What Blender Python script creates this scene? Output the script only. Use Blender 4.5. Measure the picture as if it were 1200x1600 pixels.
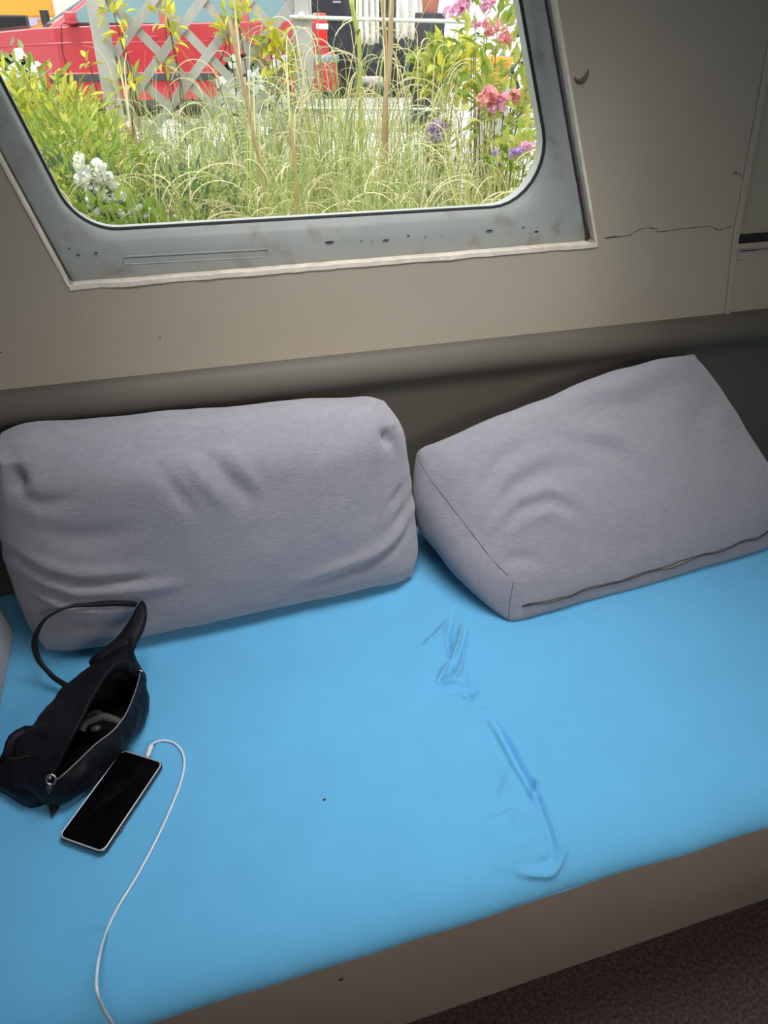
import bpy, bmesh, math, random
from mathutils import Vector, Matrix, noise
random.seed(7)
S = bpy.context.scene
C = S.collection
PI = math.pi
for o in list(bpy.data.objects): bpy.data.objects.remove(o)

# ------------------------------------------------------------------ camera
F = 1130.0
pitch = math.atan(800 / F); yaw = math.radians(17.4); roll = math.radians(1.0)
fw = Vector((math.sin(yaw)*math.cos(pitch), math.cos(yaw)*math.cos(pitch), -math.sin(pitch)))
rt0 = Vector((math.cos(yaw), -math.sin(yaw), 0)); up0 = rt0.cross(fw)
rt = math.cos(roll)*rt0 + math.sin(roll)*up0
up = -math.sin(roll)*rt0 + math.cos(roll)*up0
EYE = Vector((0, 0, 1.40))
cd = bpy.data.cameras.new('camera'); cam = bpy.data.objects.new('camera', cd); C.objects.link(cam)
cd.sensor_fit = 'VERTICAL'; cd.sensor_height = 36; cd.lens = F/1600*36; cd.clip_start = .02; cd.clip_end = 200
m = Matrix((rt, up, -fw)).transposed().to_4x4(); m.translation = EYE
cam.matrix_world = m; S.camera = cam
S.view_settings.view_transform = 'Standard'; S.view_settings.look = 'None'
S.view_settings.gamma = 1; S.view_settings.use_curve_mapping = False
S.view_settings.exposure = -0.05

# ------------------------------------------------------------------ light
w = bpy.data.worlds.new('overcast_sky'); S.world = w; w.use_nodes = True
wn = w.node_tree; bg = wn.nodes['Background']
tc = wn.nodes.new('ShaderNodeTexCoord'); sx = wn.nodes.new('ShaderNodeSeparateXYZ'); cr = wn.nodes.new('ShaderNodeValToRGB')
wn.links.new(tc.outputs['Generated'], sx.inputs[0]); wn.links.new(sx.outputs['Z'], cr.inputs['Fac']); wn.links.new(cr.outputs['Color'], bg.inputs['Color'])
cr.color_ramp.elements[0].color = (.80, .86, .90, 1); cr.color_ramp.elements[1].color = (.95, .98, 1.0, 1)
bg.inputs['Strength'].default_value = 2.05
def light(name, kind, loc, aim, energy, color, size=None, sy=None, spread=None, angle=None):
    d = bpy.data.lights.new(name, kind); o = bpy.data.objects.new(name, d); C.objects.link(o)
    o.location = loc; o.rotation_euler = (Vector(aim)-Vector(loc)).to_track_quat('-Z', 'Y').to_euler()
    d.energy = energy; d.color = color
    if kind == 'AREA':
        d.shape = 'RECTANGLE'; d.size = size; d.size_y = sy
        if spread: d.spread = math.radians(spread)
    if kind == 'SUN': d.angle = math.radians(angle)
    return o
light('sun', 'SUN', (0, -5, 10), (0.9, 0, 0), 2.8, (1, .97, .92), angle=25)
light('overhead_fill', 'AREA', (.35, .75, 1.92), (.33, .82, 0), 6.0, (.95, .97, 1), .75, .42, 104)  # fill light added overhead, set in a made-up ceiling opening
light('rear_window_daylight', 'AREA', (.75, -.90, 1.66), (.40, 1.05, .34), 2.7, (1, .96, .91), 1.4, .40, 62)

# ------------------------------------------------------------------ helpers
def ray(px, py): return ((px-600)*rt - (py-800)*up + F*fw)/F
def at(px, py, Y):
    r = ray(px, py); return EYE + r*(Y/r.y)
def atz(px, py, z):
    r = ray(px, py); return EYE + r*((z-EYE.z)/r.z)
def srgb(r, g, b):
    f = lambda c: (c/255/12.92) if c/255 <= .04045 else ((c/255+.055)/1.055)**2.4
    return (f(r), f(g), f(b), 1)
def mat(name, col, rough=.6, metal=0, bump=None, var=0, vscale=6, coat=0, sheen=0, spec=.5, stretch=(1, 1, 1), col2=None):
    m = bpy.data.materials.new(name); m.use_nodes = True; nt = m.node_tree; b = nt.nodes['Principled BSDF']
    b.inputs['Base Color'].default_value = col; b.inputs['Roughness'].default_value = rough
    b.inputs['Metallic'].default_value = metal; b.inputs['Coat Weight'].default_value = coat
    b.inputs['Sheen Weight'].default_value = sheen; b.inputs['Specular IOR Level'].default_value = spec
    t = nt.nodes.new('ShaderNodeTexCoord'); mp = nt.nodes.new('ShaderNodeMapping'); mp.inputs['Scale'].default_value = stretch
    nt.links.new(t.outputs['Object'], mp.inputs[0])
    if var or col2:
        n = nt.nodes.new('ShaderNodeTexNoise'); n.inputs['Scale'].default_value = vscale; n.inputs['Detail'].default_value = 5
        nt.links.new(mp.outputs[0], n.inputs['Vector'])
        r = nt.nodes.new('ShaderNodeValToRGB'); nt.links.new(n.outputs['Fac'], r.inputs['Fac'])
        r.color_ramp.elements[0].position = .32; r.color_ramp.elements[1].position = .68
        c2 = col2 or tuple(min(1, c*(1+var)) for c in col[:3])+(1,)
        r.color_ramp.elements[0].color = tuple(c*(1-var) for c in col[:3])+(1,); r.color_ramp.elements[1].color = c2
        nt.links.new(r.outputs['Color'], b.inputs['Base Color'])
    if bump:
        prev = None
        for sc, st in (bump if isinstance(bump, list) else [bump]):
            n2 = nt.nodes.new('ShaderNodeTexNoise'); n2.inputs['Scale'].default_value = sc; n2.inputs['Detail'].default_value = 3
            nt.links.new(mp.outputs[0], n2.inputs['Vector'])
            bp = nt.nodes.new('ShaderNodeBump'); bp.inputs['Strength'].default_value = st; bp.inputs['Distance'].default_value = .002
            nt.links.new(n2.outputs['Fac'], bp.inputs['Height'])
            if prev: nt.links.new(prev.outputs[0], bp.inputs['Normal'])
            prev = bp
        nt.links.new(prev.outputs[0], b.inputs['Normal'])
    return m
def tag(o, label=None, cat=None, group=None, kind=None):
    if label: o['label'] = label
    if cat: o['category'] = cat
    if group: o['group'] = group
    if kind: o['kind'] = kind
    return o
def empty(name, loc, label, cat, group=None, rz=0):
    o = bpy.data.objects.new(name, None); C.objects.link(o); o.location = loc; o.rotation_euler.z = rz
    o.empty_display_size = .05
    return tag(o, label, cat, group)
class MB:
    def __init__(s): s.v = []; s.f = []; s.m = []
    def add(s, vs, fs, mi=0):
        b = len(s.v); s.v += [tuple(p) for p in vs]; s.f += [tuple(i+b for i in f) for f in fs]; s.m += [mi]*len(fs)
    def box(s, a, b, mi=0, M=None):
        x0, y0, z0 = a; x1, y1, z1 = b
        vs = [Vector(p) for p in ((x0,y0,z0),(x1,y0,z0),(x1,y1,z0),(x0,y1,z0),(x0,y0,z1),(x1,y0,z1),(x1,y1,z1),(x0,y1,z1))]
        if M: vs = [M @ p for p in vs]
        s.add(vs, [(0,3,2,1),(4,5,6,7),(0,1,5,4),(1,2,6,5),(2,3,7,6),(3,0,4,7)], mi)
    def tube(s, pts, r, n=8, mi=0, closed=False, flat=1.0):
        pts = [Vector(p) for p in pts]; k = len(pts); vs = []; prevn = None
        for i, p in enumerate(pts):
            a = pts[(i-1) % k] if (closed or i > 0) else p; b = pts[(i+1) % k] if (closed or i < k-1) else p
            t = (b-a).normalized()
            if prevn is None:
                nn = t.cross(Vector((0,0,1)));
                if nn.length < .1: nn = t.cross(Vector((1,0,0)))
            else: nn = prevn - t*prevn.dot(t)
            nn.normalize(); prevn = nn; bb = t.cross(nn)
            rr = r[i] if isinstance(r, (list, tuple)) else r
            for j in range(n):
                a_ = 2*PI*j/n; vs.append(p + nn*math.cos(a_)*rr + bb*math.sin(a_)*rr*flat)
        fs = []
        for i in range(k if closed else k-1):
            for j in range(n):
                fs.append((i*n+j, i*n+(j+1) % n, ((i+1) % k)*n+(j+1) % n, ((i+1) % k)*n+j))
        if not closed: fs += [tuple(reversed(range(n))), tuple((k-1)*n+j for j in range(n))]
        s.add(vs, fs, mi)
    def prism(s, poly, d, mi=0):   # poly list of Vector, extruded by vector d
        n = len(poly); d = Vector(d); vs = [Vector(p) for p in poly] + [Vector(p)+d for p in poly]
        s.add(vs, [tuple(range(n)), tuple(range(2*n-1, n-1, -1))] + [(i, i+n, (i+1) % n + n, (i+1) % n) for i in range(n)], mi)
    def ball(s, c, r, nu=10, nv=7, mi=0, sc=(1,1,1)):
        c = Vector(c); vs = [c+Vector((0,0,r*sc[2]))]
        for i in range(1, nv):
            th = PI*i/nv
            for j in range(nu):
                a = 2*PI*j/nu; vs.append(c+Vector((r*math.sin(th)*math.cos(a)*sc[0], r*math.sin(th)*math.sin(a)*sc[1], r*math.cos(th)*sc[2])))
        vs.append(c-Vector((0,0,r*sc[2]))); L = len(vs)-1; fs = []
        for j in range(nu):
            fs.append((0, 1+j, 1+(j+1) % nu)); fs.append((L, 1+(nv-2)*nu+(j+1) % nu, 1+(nv-2)*nu+j))
            for i in range(nv-2):
                fs.append((1+i*nu+j, 1+(i+1)*nu+j, 1+(i+1)*nu+(j+1) % nu, 1+i*nu+(j+1) % nu))
        s.add(vs, fs, mi)
    def build(s, name, mats, parent=None, smooth=False, bevel=0, seg=2, fix=True, weld=False, sub=0, angle=None):
        me = bpy.data.meshes.new(name); me.from_pydata(s.v, [], s.f); me.update()
        for m_ in (mats if isinstance(mats, (list, tuple)) else [mats]): me.materials.append(m_)
        me.polygons.foreach_set('material_index', s.m)
        if fix or weld:
            b = bmesh.new(); b.from_mesh(me)
            if weld: bmesh.ops.remove_doubles(b, verts=b.verts, dist=1e-5)
            if fix: bmesh.ops.recalc_face_normals(b, faces=b.faces)
            b.to_mesh(me); b.free()
        if smooth: me.polygons.foreach_set('use_smooth', [True]*len(me.polygons))
        if smooth and angle: me.set_sharp_from_angle(angle=math.radians(angle))
        o = bpy.data.objects.new(name, me); C.objects.link(o)
        if parent: o.parent = parent; o.matrix_parent_inverse = Matrix.Translation(-parent.location) if parent.type == 'EMPTY' and parent.rotation_euler.z == 0 else Matrix()
        if bevel:
            bm_ = o.modifiers.new('bevel', 'BEVEL'); bm_.width = bevel; bm_.segments = seg; bm_.limit_method = 'ANGLE'
        if sub:
            sm = o.modifiers.new('subdivision', 'SUBSURF'); sm.levels = sub; sm.render_levels = sub
        return o
def rpoly(cs, rs, n=8):      # rounded polygon (2D), the same number of points per corner
    out = []; k = len(cs)
    for i, c in enumerate(cs):
        c = Vector(c); a = (Vector(cs[i-1])-c).normalized(); b = (Vector(cs[(i+1) % k])-c).normalized(); r = rs[i]
        ang = a.angle(b); d = r/math.tan(ang/2); cen = c+(a+b).normalized()*(r/math.sin(ang/2))
        p0 = c+a*d-cen; p1 = c+b*d-cen; tot = PI-ang
        sgn = 1 if (p0.x*p1.y-p0.y*p1.x) > 0 else -1
        for j in range(n+1):
            t = sgn*tot*j/n; out.append(Vector((cen.x+p0.x*math.cos(t)-p0.y*math.sin(t), cen.y+p0.x*math.sin(t)+p0.y*math.cos(t))))
    return out
def plate(name, outer, holes, y0, y1, m_, parent=None, sub=None):   # board in the XZ plane with holes
    cu = bpy.data.curves.new(name, 'CURVE'); cu.dimensions = '2D'; cu.fill_mode = 'BOTH'; cu.extrude = abs(y1-y0)/2
    for pts in [outer]+holes:
        sp = cu.splines.new('POLY'); sp.points.add(len(pts)-1); sp.use_cyclic_u = True
        for i, p in enumerate(pts): sp.points[i].co = (p[0], p[1], 0, 1)
    o = bpy.data.objects.new(name, cu); C.objects.link(o)
    me = bpy.data.meshes.new_from_object(o.evaluated_get(bpy.context.evaluated_depsgraph_get()))
    bpy.data.objects.remove(o); me.transform(Matrix.Rotation(PI/2, 4, 'X')); me.transform(Matrix.Translation((0, (y0+y1)/2, 0)))
    me.materials.clear(); me.materials.append(m_); me.name = name
    o = bpy.data.objects.new(name, me); C.objects.link(o)
    if parent: o.parent = parent
    return o
def poly_d(p, pts):      # distance from 2D point to polyline, and the position along it
    best = 1e9; bt = 0; n = len(pts)-1
    for i in range(n):
        ax, ay = pts[i]; bx, by = pts[i+1]; dx, dy = bx-ax, by-ay
        t = max(0, min(1, ((p[0]-ax)*dx+(p[1]-ay)*dy)/(dx*dx+dy*dy+1e-12)))
        q = math.hypot(p[0]-ax-t*dx, p[1]-ay-t*dy)
        if q < best:
            best = q; bt = (i+t)/n; side = (p[0]-ax)*dy-(p[1]-ay)*dx
    return best, bt, (1 if side > 0 else -1)
def smoothstep(a, b, x):
    t = max(0, min(1, (x-a)/(b-a))); return t*t*(3-2*t)
def catmull(pts, n=8):
    P = [Vector(p) for p in pts]; P = [2*P[0]-P[1]]+P+[2*P[-1]-P[-2]]; out = []
    for i in range(1, len(P)-2):
        for j in range(n):
            t = j/n; a, b, c, d = P[i-1:i+3]
            out.append(.5*((2*b)+(c-a)*t+(2*a-5*b+4*c-d)*t*t+(3*b-a-3*c+d)*t**3))
    out.append(P[-2]); return out

# ------------------------------------------------------------------ materials
M_wall = mat('cream_wall_paint', srgb(166, 155, 139), .42, bump=[(22, .25), (180, .12)], var=.05, vscale=3)
M_wall2 = mat('cream_paint_shaded_panel', srgb(160, 154, 136), .5, bump=(40, .2), var=.05)
M_rim = mat('raw_cream_edge', srgb(216, 205, 190), .6, bump=(90, .8), var=.12, vscale=40)
M_frame = mat('grey_frame_paint', srgb(147, 150, 146), .5, bump=[(60, .35), (14, .3)], var=.05, vscale=9)
nt = M_frame.node_tree; b_ = nt.nodes['Principled BSDF']; src = b_.inputs['Base Color'].links[0].from_socket
n_ = nt.nodes.new('ShaderNodeTexNoise'); n_.inputs['Scale'].default_value = 26; n_.inputs['Detail'].default_value = 6; tcn = nt.nodes.new('ShaderNodeTexCoord'); nt.links.new(tcn.outputs['Object'], n_.inputs['Vector'])
r_ = nt.nodes.new('ShaderNodeValToRGB'); r_.color_ramp.elements[0].position = .54; r_.color_ramp.elements[1].position = .74; r_.color_ramp.elements[1].color = (.6, .6, .6, 1); nt.links.new(n_.outputs['Fac'], r_.inputs[0])
mxx = nt.nodes.new('ShaderNodeMixRGB'); mxx.inputs[2].default_value = srgb(118, 104, 92); nt.links.new(r_.outputs[0], mxx.inputs[0]); nt.links.new(src, mxx.inputs[1]); nt.links.new(mxx.outputs[0], b_.inputs['Base Color'])
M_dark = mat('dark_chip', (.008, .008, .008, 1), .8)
M_crack = mat('dirty_crack', srgb(62, 50, 42), .9)
M_dado = mat('dark_grey_vinyl', srgb(84, 79, 71), .62, bump=(30, .2), var=.07, vscale=4)
M_panel = mat('taupe_bench_board', srgb(158, 146, 135), .55, bump=(70, .2), var=.06, vscale=5)
M_carpet = mat('brown_carpet', srgb(72, 60, 56), 1, bump=[(260, 1.0), (90, 1.0)], var=.45, vscale=160, spec=.1)
M_ceil = mat('white_ceiling', srgb(215, 212, 205), .7)
M_blue = mat('turquoise_jersey', srgb(95, 170, 213), .85, bump=[(900, .25), (60, .25)], var=.025, vscale=14, sheen=.25, spec=.2)
M_grey = mat('grey_fleece', srgb(140, 137, 145), .95, bump=[(700, .6), (120, .5)], var=.06, vscale=60, sheen=.35, spec=.15, stretch=(1, 1, 2.2))
M_seam = mat('dark_seam', srgb(70, 68, 74), .95)
M_zip = mat('pale_zip_tape', srgb(165, 160, 140), .7, bump=(900, 1))
M_black = mat('black_nylon', srgb(15, 13, 19), .5, bump=[(500, .4), (35, .8)], spec=.22, var=.5, vscale=24)
M_blackin = mat('black_lining', srgb(12, 12, 14), .8, spec=.2)
M_web = mat('black_webbing', srgb(16, 16, 19), .6, bump=(600, .6), spec=.35)
M_teeth = mat('grey_zip_tape', srgb(92, 90, 92), .5, bump=(1200, 1))
M_metal = mat('brushed_steel', srgb(190, 178, 172), .28, metal=1)
M_cord = mat('grey_cord', srgb(72, 70, 68), .6, bump=(400, .5))
M_screen = mat('black_glass', (.002, .002, .003, 1), .08, spec=.12)
M_phone = mat('graphite_metal', srgb(74, 74, 80), .35, metal=.7)
M_phrim = mat('silver_rim', srgb(214, 212, 214), .35, metal=.5)
M_cable = mat('white_cable', srgb(214, 218, 224), .45)
M_red = mat('red_car_paint', srgb(178, 36, 50), .3, coat=1, spec=.6)
M_redl = mat('red_lens', srgb(225, 30, 30), .15, coat=.5)
M_whitel = mat('clear_lens', srgb(225, 225, 225), .15)
M_rub = mat('black_rubber', srgb(32, 32, 34), .7)
M_plastic = mat('dark_grey_plastic', srgb(62, 62, 66), .5)
M_hub = mat('silver_hubcap', srgb(190, 192, 196), .35, metal=.6)
M_silver = mat('silver_strip', srgb(150, 156, 164), .35, metal=.4)
M_carglass = mat('tinted_glass', srgb(96, 128, 132), .06, spec=.8, coat=.6)
M_vanblack = mat('black_van_paint', srgb(38, 38, 46), .35, coat=.4)
M_wood = mat('weathered_wood', srgb(178, 174, 172), .8, bump=(40, .6), var=.12, vscale=14, stretch=(1, 1, .15))
M_rope = mat('white_rope', srgb(235, 235, 228), .7, bump=(300, .6))
M_soil = mat('garden_soil', srgb(92, 84, 62), 1, bump=(12, 1), var=.35, vscale=8, col2=srgb(112, 122, 70))
M_wplast = mat('white_plastic', srgb(235, 235, 236), .4)
M_terra = mat('terracotta', srgb(176, 112, 94), .8, var=.1)
M_orange = mat('orange_plastic', srgb(240, 165, 60), .5)
M_canvas = mat('white_canvas', srgb(228, 224, 220), .85, bump=(8, .5), var=.05)
M_lilac = mat('lilac_render', srgb(176, 172, 200), .9, var=.06)
def leafm(n, a, b=None, r=.6):
    m_ = mat(n, srgb(*a), r, var=.12, vscale=5, col2=srgb(*b) if b else None, spec=.3)
    bs = m_.node_tree.nodes['Principled BSDF']
    try:
        tr = m_.node_tree.nodes.new('ShaderNodeBsdfTranslucent'); mx = m_.node_tree.nodes.new('ShaderNodeMixShader'); mx.inputs[0].default_value = .3
        tr.inputs[0].default_value = srgb(*(b or a)); out = m_.node_tree.nodes['Material Output']
        m_.node_tree.links.new(bs.outputs[0], mx.inputs[1]); m_.node_tree.links.new(tr.outputs[0], mx.inputs[2]); m_.node_tree.links.new(mx.outputs[0], out.inputs[0])
    except Exception: pass
    return m_
M_straw = leafm('straw_blade', (238, 226, 176), (248, 240, 205))
M_gr1 = leafm('green_blade', (150, 172, 96), (184, 198, 118))
M_gr2 = leafm('grey_green_blade', (142, 160, 112), (176, 188, 142))
M_gr3 = leafm('yellow_green_blade', (186, 196, 104), (210, 214, 130))
M_tan = leafm('tan_stalk', (198, 168, 128), (216, 190, 150))
M_lf1 = leafm('yellow_green_leaf', (172, 180, 84), (206, 204, 112))
M_lf2 = leafm('green_leaf', (122, 152, 66), (160, 180, 80))
M_lf3 = leafm('bright_yellow_leaf', (212, 206, 66), (228, 220, 90))
M_lf4 = leafm('blue_green_leaf', (88, 112, 84), (112, 134, 104))
M_stem = leafm('brown_stem', (128, 100, 70))
M_white = leafm('white_petals', (255, 255, 250), (255, 255, 250))
M_pink = leafm('pink_petal', (240, 168, 208), (250, 205, 228))
M_coral = leafm('coral_petal', (240, 150, 155), (248, 190, 190))
M_purp = leafm('purple_petal', (200, 160, 224), (222, 190, 238))
g = bpy.data.materials.new('window_glass'); g.use_nodes = True; nt = g.node_tree; nt.nodes.clear()
go = nt.nodes.new('ShaderNodeOutputMaterial'); mx = nt.nodes.new('ShaderNodeMixShader'); tr = nt.nodes.new('ShaderNodeBsdfTransparent'); gl = nt.nodes.new('ShaderNodeBsdfGlossy')
tr.inputs[0].default_value = (.95, .97, .96, 1); gl.inputs['Roughness'].default_value = .03; mx.inputs[0].default_value = .02
nt.links.new(tr.outputs[0], mx.inputs[1]); nt.links.new(gl.outputs[0], mx.inputs[2]); nt.links.new(mx.outputs[0], go.inputs[0]); M_glass = g
# paving: pale slabs and cobbles
M_pave = mat('pale_paving', srgb(205, 200, 194), .85, bump=(30, .5), var=.1)
nt = M_pave.node_tree; bk = nt.nodes.new('ShaderNodeTexBrick'); bk.inputs['Scale'].default_value = 1
bk.inputs['Color1'].default_value = srgb(222, 218, 214); bk.inputs['Color2'].default_value = srgb(196, 192, 188); bk.inputs['Mortar'].default_value = srgb(132, 128, 112)
bk.inputs['Brick Width'].default_value = .22; bk.inputs['Row Height'].default_value = .16; bk.inputs['Mortar Size'].default_value = .012
t_ = nt.nodes.new('ShaderNodeTexCoord'); nt.links.new(t_.outputs['Object'], bk.inputs['Vector']); nt.links.new(bk.outputs['Color'], nt.nodes['Principled BSDF'].inputs['Base Color'])

# ------------------------------------------------------------------ room shell
W = 1.27
hole = [(-.144, 1.013), (.820, 1.019), (.566, 1.66), (-.322, 1.66)]
seam_top, seam_led, seam_bot = (1.060, 1.70), (1.150, 1.012), (1.186, .834)
XL, XR, YB, ZC = -1.25, 2.15, -.95, 1.95
def struct(o): o['kind'] = 'structure'; return o
hole_r = rpoly(hole, [.012, .010, .05, .05], 5)
wall_back = struct(plate('wall_back', [(XL, .80), (seam_bot[0], .80), seam_bot, seam_led, seam_top, (1.04, ZC), (XL, ZC)], [hole_r], W, W+.016, M_wall))
mb = MB(); mb.prism([Vector(p) for p in ((seam_bot[0]+.004, W+.003, .80), (XR, W+.003, .80), (XR, W+.003, .985), (seam_led[0]+.008, W+.003, .985))], (0, .016, 0)); struct(mb.build('wall_panel_right', M_wall, wall_back, bevel=.002))
mb = MB(); mb.prism([Vector((seam_led[0]-.02, W+.014, 1.0)), Vector((XR, W+.014, 1.0)), Vector((XR, W+.014, ZC)), Vector((1.03, W+.014, ZC))], (0, .01, 0)); mb.build('recessed_panel', M_wall2, wall_back)
mb = MB(); mb.box((seam_led[0]+.002, W-.004, .985), (XR, W+.014, .996)); mb.build('ledge', M_wall, wall_back, bevel=.002)
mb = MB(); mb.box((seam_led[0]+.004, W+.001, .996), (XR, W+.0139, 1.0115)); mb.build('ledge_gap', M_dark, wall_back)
# batten over the seam
mb = MB(); mb.prism([Vector(p) for p in ((seam_bot[0]-.006, W, seam_bot[1]), (seam_bot[0]+.006, W, seam_bot[1]), (seam_led[0]+.006, W, seam_led[1]), (seam_top[0]+.007, W, seam_top[1]), (seam_top[0]-.007, W, seam_top[1]), (seam_led[0]-.010, W, seam_led[1]))], (0, -.0035, 0))
struct(mb.build('trim_1', M_wall, bevel=.002)); bpy.data.objects['trim_1']['label'] = 'cream batten covering the slanting wall panel seam'
# outer skin with the same opening
inner = [(-.118, 1.085), (.748, 1.085), (.556, 1.60), (-.262, 1.60)]
inner_r = rpoly(inner, [.085, .095, .09, .09], 10)
struct(plate('wall_outer', [(XL, 0), (XR, 0), (XR, ZC), (XL, ZC)], [rpoly(inner, [.085, .095, .09, .09], 10)], W+.045, W+.075, M_ceil))
for nm, a, b in (('wall_left', (XL-.05, YB, 0), (XL, W+.07, ZC)), ('wall_right', (XR, YB, 0), (XR+.05, W+.07, ZC)),):
    mb = MB(); mb.box(a, b); struct(mb.build(nm, M_wall))
struct(plate('wall_front', [(XL, 0), (XR, 0), (XR, ZC), (XL, ZC)], [[(.0, 1.46), (1.5, 1.46), (1.5, 1.88), (.0, 1.88)]], YB-.05, YB, M_wall))
mb = MB(); mb.box((XL-.05, YB-.05, -.06), (XR+.05, W+.07, 0)); struct(mb.build('floor', M_carpet))
mb = MB()
for a, b in (((XL-.05, YB-.05), (XR+.05, .48)), ((XL-.05, .96), (XR+.05, W+.08)), ((XL-.05, .48), (-.05, .96)), ((.75, .48), (XR+.05, .96))): mb.box((a[0], a[1], ZC), (b[0], b[1], ZC+.05))
struct(mb.build('ceiling', M_ceil))
mb = MB()  # unseen shroud added to keep the overhead light off the upper wall
for a, b in (((-.06, .47), (-.05, .97)), ((.75, .47), (.76, .97)), ((-.05, .47), (.75, .48)), ((-.05, .96), (.75, .97))): mb.box((a[0], a[1], 1.70), (b[0], b[1], ZC+.06))
hc = struct(mb.build('light_shroud', mat('light_shroud_grey', srgb(120, 118, 112), .7))); hc['label'] = 'added grey shroud round the opening for the overhead light'
# window: frame lofted between the square outer edge and the rounded pane
def inset_ring(a, b, t, y): return [Vector((p.x*(1-t)+q.x*t, y, p.y*(1-t)+q.y*t)) for p, q in zip(a, b)]
ho = rpoly([(hole[0][0]+.001, hole[0][1]-.012), (hole[1][0]+.012, hole[1][1]-.012), (hole[2][0]+.012, 1.672), (hole[3][0]-.012, 1.672)], [.012, .012, .05, .05], 10)
mb = MB(); rings = []
prof = [(0, .0185), (.04, .018), (.10, .010), (.16, .0055), (.30, .004), (.6, .007), (.82, .012), (.92, .018), (.97, .026), (1, .034), (1, .05)]
for t, dy in prof: rings.append(inset_ring(ho, inner_r, t, W+.012+dy*.8))
n = len(ho); vs = [p for r_ in rings for p in r_]; fs = []
for i in range(len(rings)-1):
    for j in range(n): fs.append((i*n+j, i*n+(j+1) % n, (i+1)*n+(j+1) % n, (i+1)*n+j))
mb.add(vs, fs); win = struct(mb.build('window_1', M_frame, smooth=True)); win['label'] = 'slanted window with rounded pane in a worn grey painted frame'
mb = MB(); mb.tube([Vector((p.x, W+.043, p.y)) for p in inner_r], .0042, 8, closed=True); mb.build('gasket', M_rub, win, smooth=True)
mb = MB(); mb.tube([Vector((p.x, W+.036, p.y)) for p in rpoly([(-.122, 1.081), (.753, 1.081), (.560, 1.604), (-.267, 1.604)], [.087, .098, .09, .09], 10)], .0022, 8, closed=True); mb.build('inner_bead', M_frame, win, smooth=True)
mb = MB(); ir = rpoly([(-.122, 1.081), (.753, 1.081), (.560, 1.604), (-.267, 1.604)], [.087, .098, .09, .09], 10)
mb.prism([Vector((p.x, W+.050, p.y)) for p in ir], (0, .004, 0)); mb.build('pane', M_glass, win)
# long slot pressed into the frame, bottom left, and dark chips
slot = rpoly([tuple(at(x, y, W+.014).xz) for x, y in ((192, 414), (418, 402), (421, 390), (194, 402))], [.0045]*4, 5)
mb = MB(); mb.tube([Vector((p.x, W+.0165, p.y)) for p in slot], .0016, 6, closed=True); mb.build('pressed_slot', M_frame, win, smooth=True)
mb = MB()
for x, y, l, a in ((515, 378, 16, .1), (638, 368, 5, .5), (565, 376, 4, .3), (603, 375, 12, .1), (765, 360, 14, -.35), (690, 368, 3, 0), (108, 388, 4, 0), (150, 395, 6, .2), (122, 398, 5, .6), (665, 370, 4, 0), (582, 377, 3, 0), (838, 362, 8, .1), (818, 355, 5, .2)):
    p = at(x, y, W+.0155); s_ = l*.00055
    mb.ball(p, s_, 8, 5, sc=(1, .25, .16 if l > 9 else .35))
tag(mb.build('paint_chip', M_dark, win), kind='stuff', label='dark chips in the grey frame paint')
# raw board edge around the opening
mb = MB()
def ledge(a, b, wa, wb, ya, yb, seed):
    n_ = 60; vs = []; fs = []
    for i in range(n_+1):
        t = i/n_; p = Vector((a[0], 0, a[1])).lerp(Vector((b[0], 0, b[1])), t); nz = noise.noise(Vector((t*14, seed, 0)))*.0018+noise.noise(Vector((t*50, seed, 0)))*.001
        vs += [(p.x+wa[0], ya-.0025+nz, p.z+wa[1]+nz), (p.x+wb[0], ya-.0025+nz, p.z+wb[1]+nz), (p.x+wb[0], yb, p.z+wb[1]+nz*.5), (p.x+wa[0], yb, p.z+wa[1])]
    for i in range(n_):
        for j in range(4): fs.append((i*4+j, i*4+(j+1) % 4, (i+1)*4+(j+1) % 4, (i+1)*4+j))
    mb.add(vs, fs)
ledge((-.146, 1.009), (.822, 1.015), (0, -.004), (0, .005), W, W+.028, 1)
ledge((.822, 1.013), (.568, 1.65), (-.001, 0), (.005, 0), W, W+.018, 3)
ledge((-.146, 1.013), (-.322, 1.66), (-.003, 0), (.002, 0), W, W+.018, 5)
trim = struct(mb.build('trim_2', M_rim, bevel=.0008)); trim['label'] = 'rough pale edge of the wall board round the window'
mb = MB(); e0 = Vector((.812, W+.0165, 1.02)); e1 = Vector((.564, W+.0165, 1.645))
mb.tube([e0.lerp(e1, i/30)+Vector((noise.noise(Vector((i*.7, 0, 0)))*.001, 0, 0)) for i in range(31)], [.0034-.0018*i/30 for i in range(31)], 6); mb.build('dark_gap', M_crack, trim)
# cracks and marks on the wall
def crack(pts, r, m_=M_crack, nm='paint_crack'):
    c_ = catmull([at(x, y, W-.0002) for x, y in pts], 6)
    mb = MB(); mb.tube(c_, [r*(.35+.65*abs(noise.noise(Vector((i*.35, r*999, 0)))*2)) if 0 < i < len(c_)-1 else r*.1 for i in range(len(c_))], 5, flat=1); mb.build(nm, m_, wall_back)
crack([(944, 372), (962, 370), (985, 367), (995, 360), (1010, 356), (1025, 358), (1030, 362), (1070, 357), (1110, 354), (1122, 359), (1145, 353)], .0011)
crack([(944, 372), (958, 370), (968, 370)], .0018)
crack([(1158, 392), (1175, 391), (1200, 388)], .0016)
crack([(1144, 406), (1152, 406), (1160, 405)], .0008)
crack([(1145, 270), (1152, 271), (1160, 276)], .0008)
mb = MB(); mb.ball(at(1150, 270, W-.0002), .0024, 8, 6, sc=(1, .3, 1)); mb.ball(at(250, 527, W-.0002), .0014, 8, 6, sc=(1, .3, 1)); mb.ball(at(2, 551, W-.0002), .0014, 8, 6, sc=(1, .3, 1)); tag(mb.build('nail_hole', M_crack, wall_back), kind='stuff')
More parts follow.
